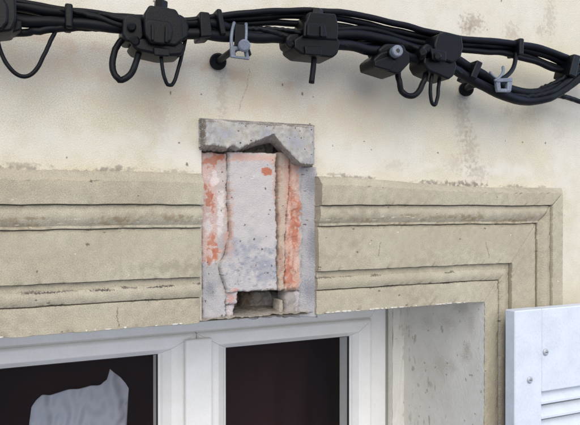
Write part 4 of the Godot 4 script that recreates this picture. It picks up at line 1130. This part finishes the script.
func build_fittings() -> void:
	var t: Node3D
	var o: Vector3
	o = Vector3(-0.0180, 3.2053, 0.0600)
	t = connector("black connector where the thin slack loop hangs beside a branch cable", o)
	part("body", prism_mesh(PackedVector2Array([Vector2(-0.0516, 3.2287), Vector2(-0.0099, 3.2282), Vector2(-0.0041, 3.2183), Vector2(-0.0032, 3.1970), Vector2(-0.0081, 3.1837), Vector2(-0.0255, 3.1796), Vector2(-0.0518, 3.1809)]), 0.0520, 0.0940, 0.0025, o), M.housing, t)
	part("jaw", prism_mesh(PackedVector2Array([Vector2(-0.0140, 3.1994), Vector2(0.0018, 3.1991), Vector2(0.0008, 3.1893), Vector2(-0.0121, 3.1836)]), 0.0550, 0.0800, 0.0020, o), M.housing, t)
	part("cover", prism_mesh(PackedVector2Array([Vector2(-0.0463, 3.2178), Vector2(-0.0171, 3.2177), Vector2(-0.0115, 3.2082), Vector2(-0.0115, 3.1917), Vector2(-0.0172, 3.1829), Vector2(-0.0465, 3.1815)]), 0.0940, 0.0990, 0.0020, o), M.housing, t)
	part("bolt", pin_mesh(Vector3(-0.0308, 3.2300, 0.0780), Vector3(-0.0307, 3.2446, 0.0780), 0.0085, 6, 0.0010, o), M.housing, t)
	o = Vector3(0.1467, 3.2111, 0.0600)
	t = connector("large black connector with an upright bolt between two hanging loops", o)
	part("body", prism_mesh(PackedVector2Array([Vector2(0.1349, 3.2313), Vector2(0.1654, 3.2304), Vector2(0.1726, 3.2194), Vector2(0.1738, 3.1957), Vector2(0.1654, 3.1877), Vector2(0.1348, 3.1881), Vector2(0.1290, 3.1980), Vector2(0.1291, 3.2212)]), 0.0460, 0.0880, 0.0024, o), M.housing, t)
	part("base", prism_mesh(PackedVector2Array([Vector2(0.1146, 3.1867), Vector2(0.1261, 3.1938), Vector2(0.1721, 3.1951), Vector2(0.1782, 3.1897), Vector2(0.1733, 3.1785), Vector2(0.1517, 3.1752), Vector2(0.1203, 3.1792)]), 0.0440, 0.0840, 0.0030, o), M.housing, t)
	part("jaw", prism_mesh(PackedVector2Array([Vector2(0.1068, 3.2159), Vector2(0.1147, 3.2215), Vector2(0.1284, 3.2173), Vector2(0.1307, 3.1966), Vector2(0.1249, 3.1890), Vector2(0.1101, 3.1886), Vector2(0.1056, 3.1962)]), 0.0480, 0.0800, 0.0024, o), M.housing, t)
	part("jaw", prism_mesh(PackedVector2Array([Vector2(0.1721, 3.2311), Vector2(0.1806, 3.2273), Vector2(0.1855, 3.2183), Vector2(0.1843, 3.2036), Vector2(0.1769, 3.1980), Vector2(0.1696, 3.1996)]), 0.0460, 0.0720, 0.0030, o), M.housing, t)
	part("cover", prism_mesh(PackedVector2Array([Vector2(0.1328, 3.2140), Vector2(0.1579, 3.2136), Vector2(0.1613, 3.2049), Vector2(0.1590, 3.1920), Vector2(0.1509, 3.1865), Vector2(0.1350, 3.1871), Vector2(0.1294, 3.1944), Vector2(0.1283, 3.2079)]), 0.0880, 0.0925, 0.0020, o), M.housing, t)
	part("washer", pin_mesh(Vector3(0.1526, 3.2291, 0.0660), Vector3(0.1520, 3.2337, 0.0660), 0.0125, 16, 0.0010, o), M.housing, t)
	part("bolt", pin_mesh(Vector3(0.1520, 3.2326, 0.0660), Vector3(0.1526, 3.2444, 0.0660), 0.0082, 6, 0.0012, o), M.housing, t)
	part("lug", pin_mesh(Vector3(0.1159, 3.2063, 0.0780), Vector3(0.1157, 3.2047, 0.0860), 0.0050, 12, 0.0015, o), M.housing, t)
	part("lug", pin_mesh(Vector3(0.1189, 3.1902, 0.0800), Vector3(0.1188, 3.1890, 0.0870), 0.0058, 12, 0.0018, o), M.housing, t)
	part("rib", prism_mesh(PackedVector2Array([Vector2(0.1355, 3.2078), Vector2(0.1389, 3.2078), Vector2(0.1389, 3.1890), Vector2(0.1355, 3.1892)]), 0.0915, 0.0955, 0.0010, o), M.housing, t)
	part("rib", prism_mesh(PackedVector2Array([Vector2(0.1514, 3.2074), Vector2(0.1548, 3.2074), Vector2(0.1542, 3.1884), Vector2(0.1508, 3.1886)]), 0.0915, 0.0955, 0.0010, o), M.housing, t)
	part("latch", prism_mesh(PackedVector2Array([Vector2(0.1394, 3.1842), Vector2(0.1589, 3.1840), Vector2(0.1578, 3.1746), Vector2(0.1405, 3.1741)]), 0.0830, 0.0875, 0.0015, o), M.housing, t)
	o = Vector3(0.3471, 3.2235, 0.0600)
	t = connector("black connector with a cut cable end pointing down", o)
	part("body", prism_mesh(PackedVector2Array([Vector2(0.3371, 3.2494), Vector2(0.3750, 3.2515), Vector2(0.3794, 3.2361), Vector2(0.3780, 3.2174), Vector2(0.3343, 3.2154), Vector2(0.3300, 3.2305)]), 0.0460, 0.0860, 0.0022, o), M.housing, t)
	part("base", prism_mesh(PackedVector2Array([Vector2(0.3168, 3.2128), Vector2(0.3337, 3.2223), Vector2(0.3775, 3.2232), Vector2(0.3835, 3.2158), Vector2(0.3790, 3.2008), Vector2(0.3716, 3.1947), Vector2(0.3280, 3.1945), Vector2(0.3168, 3.2012)]), 0.0440, 0.0840, 0.0024, o), M.housing, t)
	part("jaw", prism_mesh(PackedVector2Array([Vector2(0.3079, 3.2154), Vector2(0.3135, 3.2212), Vector2(0.3276, 3.2227), Vector2(0.3304, 3.2075), Vector2(0.3163, 3.2022), Vector2(0.3093, 3.2053)]), 0.0520, 0.0780, 0.0030, o), M.housing, t)
	part("cover", prism_mesh(PackedVector2Array([Vector2(0.3284, 3.2346), Vector2(0.3580, 3.2356), Vector2(0.3609, 3.2180), Vector2(0.3270, 3.2155)]), 0.0860, 0.0900, 0.0020, o), M.housing, t)
	part("bolt", pin_mesh(Vector3(0.3559, 3.2491, 0.0660), Vector3(0.3573, 3.2604, 0.0660), 0.0085, 6, 0.0012, o), M.housing, t)
	part("rib", prism_mesh(PackedVector2Array([Vector2(0.3312, 3.2303), Vector2(0.3347, 3.2305), Vector2(0.3340, 3.2168), Vector2(0.3305, 3.2167)]), 0.0890, 0.0930, 0.0010, o), M.housing, t)
	part("rib", prism_mesh(PackedVector2Array([Vector2(0.3494, 3.2312), Vector2(0.3529, 3.2313), Vector2(0.3529, 3.2176), Vector2(0.3494, 3.2175)]), 0.0890, 0.0930, 0.0010, o), M.housing, t)
	part("latch", prism_mesh(PackedVector2Array([Vector2(0.3297, 3.2052), Vector2(0.3551, 3.2065), Vector2(0.3537, 3.1948), Vector2(0.3311, 3.1939)]), 0.0830, 0.0875, 0.0015, o), M.housing, t)
	part("lug", pin_mesh(Vector3(0.3130, 3.2082, 0.0760), Vector3(0.3109, 3.2066, 0.0840), 0.0050, 12, 0.0015, o), M.housing, t)
	o = Vector3(0.4621, 3.2083, 0.0600)
	t = connector("black connector with a light grey cylindrical cap", o)
	part("body", prism_mesh(PackedVector2Array([Vector2(0.4303, 3.1981), Vector2(0.4412, 3.2072), Vector2(0.4749, 3.2188), Vector2(0.4880, 3.2118), Vector2(0.4880, 3.1979), Vector2(0.4733, 3.1834), Vector2(0.4668, 3.1808), Vector2(0.4318, 3.1874)]), 0.0480, 0.0880, 0.0024, o), M.housing, t)
	part("jaw", prism_mesh(PackedVector2Array([Vector2(0.4433, 3.2143), Vector2(0.4560, 3.2238), Vector2(0.4854, 3.2255), Vector2(0.4920, 3.2135), Vector2(0.4497, 3.2039)]), 0.0460, 0.0780, 0.0030, o), M.housing, t)
	part("cover", prism_mesh(PackedVector2Array([Vector2(0.4294, 3.1945), Vector2(0.4542, 3.2035), Vector2(0.4621, 3.1962), Vector2(0.4526, 3.1833), Vector2(0.4294, 3.1866)]), 0.0880, 0.0925, 0.0018, o), M.housing, t)
	part("cap_collar", pin_mesh(Vector3(0.4610, 3.2074, 0.0820), Vector3(0.4596, 3.2079, 0.0940), 0.0088, 16, 0.0010, o), M.housing, t)
	part("cap", pin_mesh(Vector3(0.4600, 3.2079, 0.0910), Vector3(0.4578, 3.2080, 0.1040), 0.0078, 16, 0.0012, o), M.grey, t, "light grey cylindrical cap with a dark socket")
	part("cap_socket", pin_mesh(Vector3(0.4579, 3.2080, 0.1036), Vector3(0.4575, 3.2079, 0.1046), 0.0030, 6, 0.0003, o), M.gasket, t)
	o = Vector3(0.5498, 3.2167, 0.0600)
	t = connector("glossy black connector with rounded lugs above a narrow loop", o)
	part("body", prism_mesh(PackedVector2Array([Vector2(0.5334, 3.2418), Vector2(0.5472, 3.2476), Vector2(0.5754, 3.2449), Vector2(0.5790, 3.2294), Vector2(0.5737, 3.2115), Vector2(0.5596, 3.2044), Vector2(0.5318, 3.2104), Vector2(0.5283, 3.2271)]), 0.0480, 0.0880, 0.0024, o), M.housing, t)
	part("base", prism_mesh(PackedVector2Array([Vector2(0.5151, 3.2151), Vector2(0.5271, 3.2234), Vector2(0.5654, 3.2157), Vector2(0.5708, 3.2032), Vector2(0.5655, 3.1882), Vector2(0.5566, 3.1817), Vector2(0.5203, 3.1915), Vector2(0.5135, 3.2008)]), 0.0460, 0.0840, 0.0024, o), M.housing, t)
	part("jaw", prism_mesh(PackedVector2Array([Vector2(0.5104, 3.2226), Vector2(0.5188, 3.2292), Vector2(0.5325, 3.2263), Vector2(0.5325, 3.2107), Vector2(0.5171, 3.2036), Vector2(0.5104, 3.2114)]), 0.0500, 0.0840, 0.0030, o), M.housing, t)
	part("cover", prism_mesh(PackedVector2Array([Vector2(0.5191, 3.2209), Vector2(0.5461, 3.2195), Vector2(0.5462, 3.2042), Vector2(0.5225, 3.2047)]), 0.0880, 0.0920, 0.0020, o), M.housing, t)
	part("lug", pin_mesh(Vector3(0.5115, 3.2151, 0.0820), Vector3(0.5068, 3.2139, 0.0910), 0.0055, 12, 0.0015, o), M.housing, t)
	part("lug", pin_mesh(Vector3(0.5324, 3.2102, 0.0880), Vector3(0.5273, 3.2091, 0.0970), 0.0055, 12, 0.0018, o), M.housing, t)
	part("bolt", pin_mesh(Vector3(0.5558, 3.2419, 0.0660), Vector3(0.5575, 3.2514, 0.0660), 0.0080, 6, 0.0012, o), M.housing, t)
	tag(part("cable_tie", prism_mesh(PackedVector2Array([Vector2(0.0451, 3.2263), Vector2(0.0536, 3.2263), Vector2(0.0535, 3.1993), Vector2(0.0450, 3.1995)]), 0.0470, 0.0735, 0.0022), M.housing), "flat black strap round the cables beside the slack loop", "cable tie", "straps round the cables")
	tag(part("cable_tie", prism_mesh(PackedVector2Array([Vector2(0.1965, 3.2351), Vector2(0.2091, 3.2355), Vector2(0.2128, 3.2065), Vector2(0.1977, 3.2036)]), 0.0430, 0.0765, 0.0022), M.housing), "wide black tape sleeve just before the grey clamp", "cable tie", "straps round the cables")
	tag(part("cable_tie", prism_mesh(PackedVector2Array([Vector2(0.2179, 3.2414), Vector2(0.2243, 3.2416), Vector2(0.2307, 3.2108), Vector2(0.2230, 3.2100)]), 0.0440, 0.0760, 0.0022), M.housing), "narrow black tie where the thin cables leave the bundle", "cable tie", "straps round the cables")
	tag(part("cable_tie", prism_mesh(PackedVector2Array([Vector2(0.6982, 3.2592), Vector2(0.7072, 3.2594), Vector2(0.7063, 3.2338), Vector2(0.6973, 3.2329)]), 0.0440, 0.0720, 0.0022), M.housing), "black tie on the upper strand beneath the grey bracket", "cable tie", "straps round the cables")
	tag(part("cable_tie", prism_mesh(PackedVector2Array([Vector2(0.8044, 3.2442), Vector2(0.8197, 3.2425), Vector2(0.8090, 3.2061), Vector2(0.7938, 3.2096)]), 0.0440, 0.0780, 0.0022), M.housing), "black tie where both strands meet again", "cable tie", "straps round the cables")
	tag(part("cable_tie", prism_mesh(PackedVector2Array([Vector2(0.6131, 3.2169), Vector2(0.6243, 3.2135), Vector2(0.6113, 3.1871), Vector2(0.6003, 3.1907)]), 0.0430, 0.0765, 0.0022), M.housing), "black tie on the lower strand beside the wall plug", "cable tie", "straps round the cables")
	o = Vector3(0.2424, 3.1951, 0.0000)
	t = thing("wall_hook", "grey clamp on a black peg with a round wall plug left of the second connector", "cable clamp", o, "hooks that carry the cables")
	part("wall_plug", pin_mesh(Vector3(0.2427, 3.1960, -0.0010), Vector3(0.2394, 3.1933, 0.0100), 0.0112, 24, 0.0020, o), M.housing, t)
	part("peg", tube_mesh([Vector3(0.2406, 3.1943, 0.0060), Vector3(0.2399, 3.1938, 0.0260), Vector3(0.2404, 3.1942, 0.0500), Vector3(0.2436, 3.1969, 0.0720)], 0.0042, o, 12, 0.0030), M.housing, t)
	part("saddle", tube_mesh([Vector3(0.2371, 3.1929, 0.0760), Vector3(0.2364, 3.2029, 0.0745), Vector3(0.2370, 3.2127, 0.0745), Vector3(0.2401, 3.2226, 0.0710), Vector3(0.2444, 3.2305, 0.0620)], 0.0022, o, 12, 0.0030), M.grey, t)
	part("saddle", tube_mesh([Vector3(0.2539, 3.1946, 0.0760), Vector3(0.2551, 3.2049, 0.0745), Vector3(0.2558, 3.2148, 0.0745), Vector3(0.2570, 3.2233, 0.0710), Vector3(0.2602, 3.2311, 0.0620)], 0.0022, o, 12, 0.0030), M.grey, t)
	part("saddle_strap", prism_mesh(PackedVector2Array([Vector2(0.2411, 3.2251), Vector2(0.2540, 3.2254), Vector2(0.2527, 3.1945), Vector2(0.2398, 3.1944)]), 0.0745, 0.0772, 0.0008, o), M.housing, t)
	part("bracket_plate", prism_mesh(PackedVector2Array([Vector2(0.2345, 3.1974), Vector2(0.2564, 3.1972), Vector2(0.2590, 3.1852), Vector2(0.2545, 3.1847), Vector2(0.2525, 3.1932), Vector2(0.2409, 3.1920), Vector2(0.2409, 3.1859), Vector2(0.2590, 3.1858), Vector2(0.2590, 3.1827), Vector2(0.2351, 3.1835)]), 0.0740, 0.0785, 0.0008, o), M.grey, t)
	part("clamp_bolt", pin_mesh(Vector3(0.2516, 3.1990, 0.0770), Vector3(0.2484, 3.1964, 0.0900), 0.0074, 20, 0.0020, o), M.grey, t, "rounded grey bolt head")
	part("bracket_tongue", prism_mesh(PackedVector2Array([Vector2(0.2563, 3.1968), Vector2(0.2602, 3.1972), Vector2(0.2628, 3.1900), Vector2(0.2602, 3.1873)]), 0.0700, 0.0760, 0.0008, o), M.housing, t)
	o = Vector3(0.6587, 3.1924, 0.0000)
	t = thing("wall_hook", "grey bracket with a square hole on the lower strand near a black wall plug", "cable clamp", o, "hooks that carry the cables")
	part("wall_plug", pin_mesh(Vector3(0.6565, 3.1909, -0.0010), Vector3(0.6475, 3.1882, 0.0100), 0.0115, 24, 0.0020, o), M.housing, t)
	part("peg", tube_mesh([Vector3(0.6491, 3.1887, 0.0080), Vector3(0.6378, 3.1886, 0.0300), Vector3(0.6381, 3.1884, 0.0480)], 0.0050, o, 12, 0.0030), M.housing, t)
	part("hanger", tube_mesh([Vector3(0.6994, 3.2384, 0.0620), Vector3(0.6947, 3.2263, 0.0660), Vector3(0.6861, 3.2123, 0.0710), Vector3(0.6717, 3.1997, 0.0750), Vector3(0.6545, 3.1904, 0.0770)], 0.0034, o, 12, 0.0030), M.housing, t)
	part("bracket_bar", prism_mesh(PackedVector2Array([Vector2(0.6428, 3.1904), Vector2(0.6733, 3.1944), Vector2(0.6733, 3.1884), Vector2(0.6447, 3.1854)]), 0.0760, 0.0831, 0.0008, o), M.grey, t)
	part("bracket_bar", prism_mesh(PackedVector2Array([Vector2(0.6454, 3.1767), Vector2(0.6721, 3.1780), Vector2(0.6712, 3.1727), Vector2(0.6473, 3.1717)]), 0.0760, 0.0815, 0.0008, o), M.grey, t)
	part("bracket_bar", prism_mesh(PackedVector2Array([Vector2(0.6433, 3.1891), Vector2(0.6509, 3.1897), Vector2(0.6528, 3.1736), Vector2(0.6462, 3.1731)]), 0.0760, 0.0819, 0.0008, o), M.grey, t)
	part("bracket_bar", prism_mesh(PackedVector2Array([Vector2(0.6650, 3.1923), Vector2(0.6746, 3.1931), Vector2(0.6718, 3.1742), Vector2(0.6641, 3.1736)]), 0.0760, 0.0823, 0.0008, o), M.grey, t)
	part("saddle", tube_mesh([Vector3(0.6666, 3.2122, 0.0700), Vector3(0.6612, 3.2028, 0.0770), Vector3(0.6518, 3.1940, 0.0800), Vector3(0.6415, 3.1871, 0.0810)], 0.0022, o, 12, 0.0030), M.grey, t)
	part("saddle", tube_mesh([Vector3(0.6418, 3.2025, 0.0700), Vector3(0.6422, 3.1955, 0.0760), Vector3(0.6489, 3.1910, 0.0790)], 0.0018, o, 12, 0.0030), M.grey, t)

func _ready() -> void:
	rng.seed = 7
	noise.seed = 5
	noise.noise_type = FastNoiseLite.TYPE_SIMPLEX_SMOOTH
	noise.frequency = 0.1
	noise.fractal_type = FastNoiseLite.FRACTAL_NONE
	# camera
	var cam := Camera3D.new()
	cam.name = "camera"
	add_child(cam)
	cam.position = Vector3(0, 3.0, 0.8)
	cam.rotation = Vector3(deg_to_rad(-0.42), deg_to_rad(-23.47), 0)
	cam.fov = 37.84
	cam.near = 0.02
	cam.far = 300.0
	cam.current = true
	# sky, sun, exposure
	var env := Environment.new()
	env.background_mode = Environment.BG_SKY
	var sky := Sky.new()
	var sm := ProceduralSkyMaterial.new()
	sm.sky_top_color = Color(0.44, 0.58, 0.86)
	sm.sky_horizon_color = Color(0.90, 0.955, 1.0)
	sm.sky_curve = 0.25
	sm.ground_horizon_color = Color(0.62, 0.62, 0.60)
	sm.ground_bottom_color = Color(0.30, 0.29, 0.28)
	sky.sky_material = sm
	env.sky = sky
	env.background_energy_multiplier = 1.0
	env.tonemap_mode = Environment.TONE_MAPPER_LINEAR
	env.tonemap_exposure = 3.1
	env.sdfgi_enabled = true
	env.ssao_enabled = true
	env.ssil_enabled = true
	var we := WorldEnvironment.new()
	we.name = "environment"
	we.environment = env
	add_child(we)
	var sun := DirectionalLight3D.new()
	sun.name = "sun"
	sun.light_energy = 0.25
	sun.light_color = Color(1.0, 0.985, 0.97)
	sun.light_angular_distance = 55.0
	sun.shadow_enabled = true
	add_child(sun)
	sun.position = Vector3(1, 6, 3)
	sun.look_at_from_position(Vector3(-0.25, 0.8, 1.2), Vector3.ZERO)
	make_materials()
	# ground
	var g := part("street", box_mesh(Vector3(-100, -0.2, -100), Vector3(100, 0.0, 100), 0.001), M.street)
	g.set_meta("kind", "structure")
	build_house()
	build_surround()
	build_keystone()
	build_window()
	build_shutter()
	build_cables()
	build_fittings()
	print("built ", Time.get_ticks_msec())
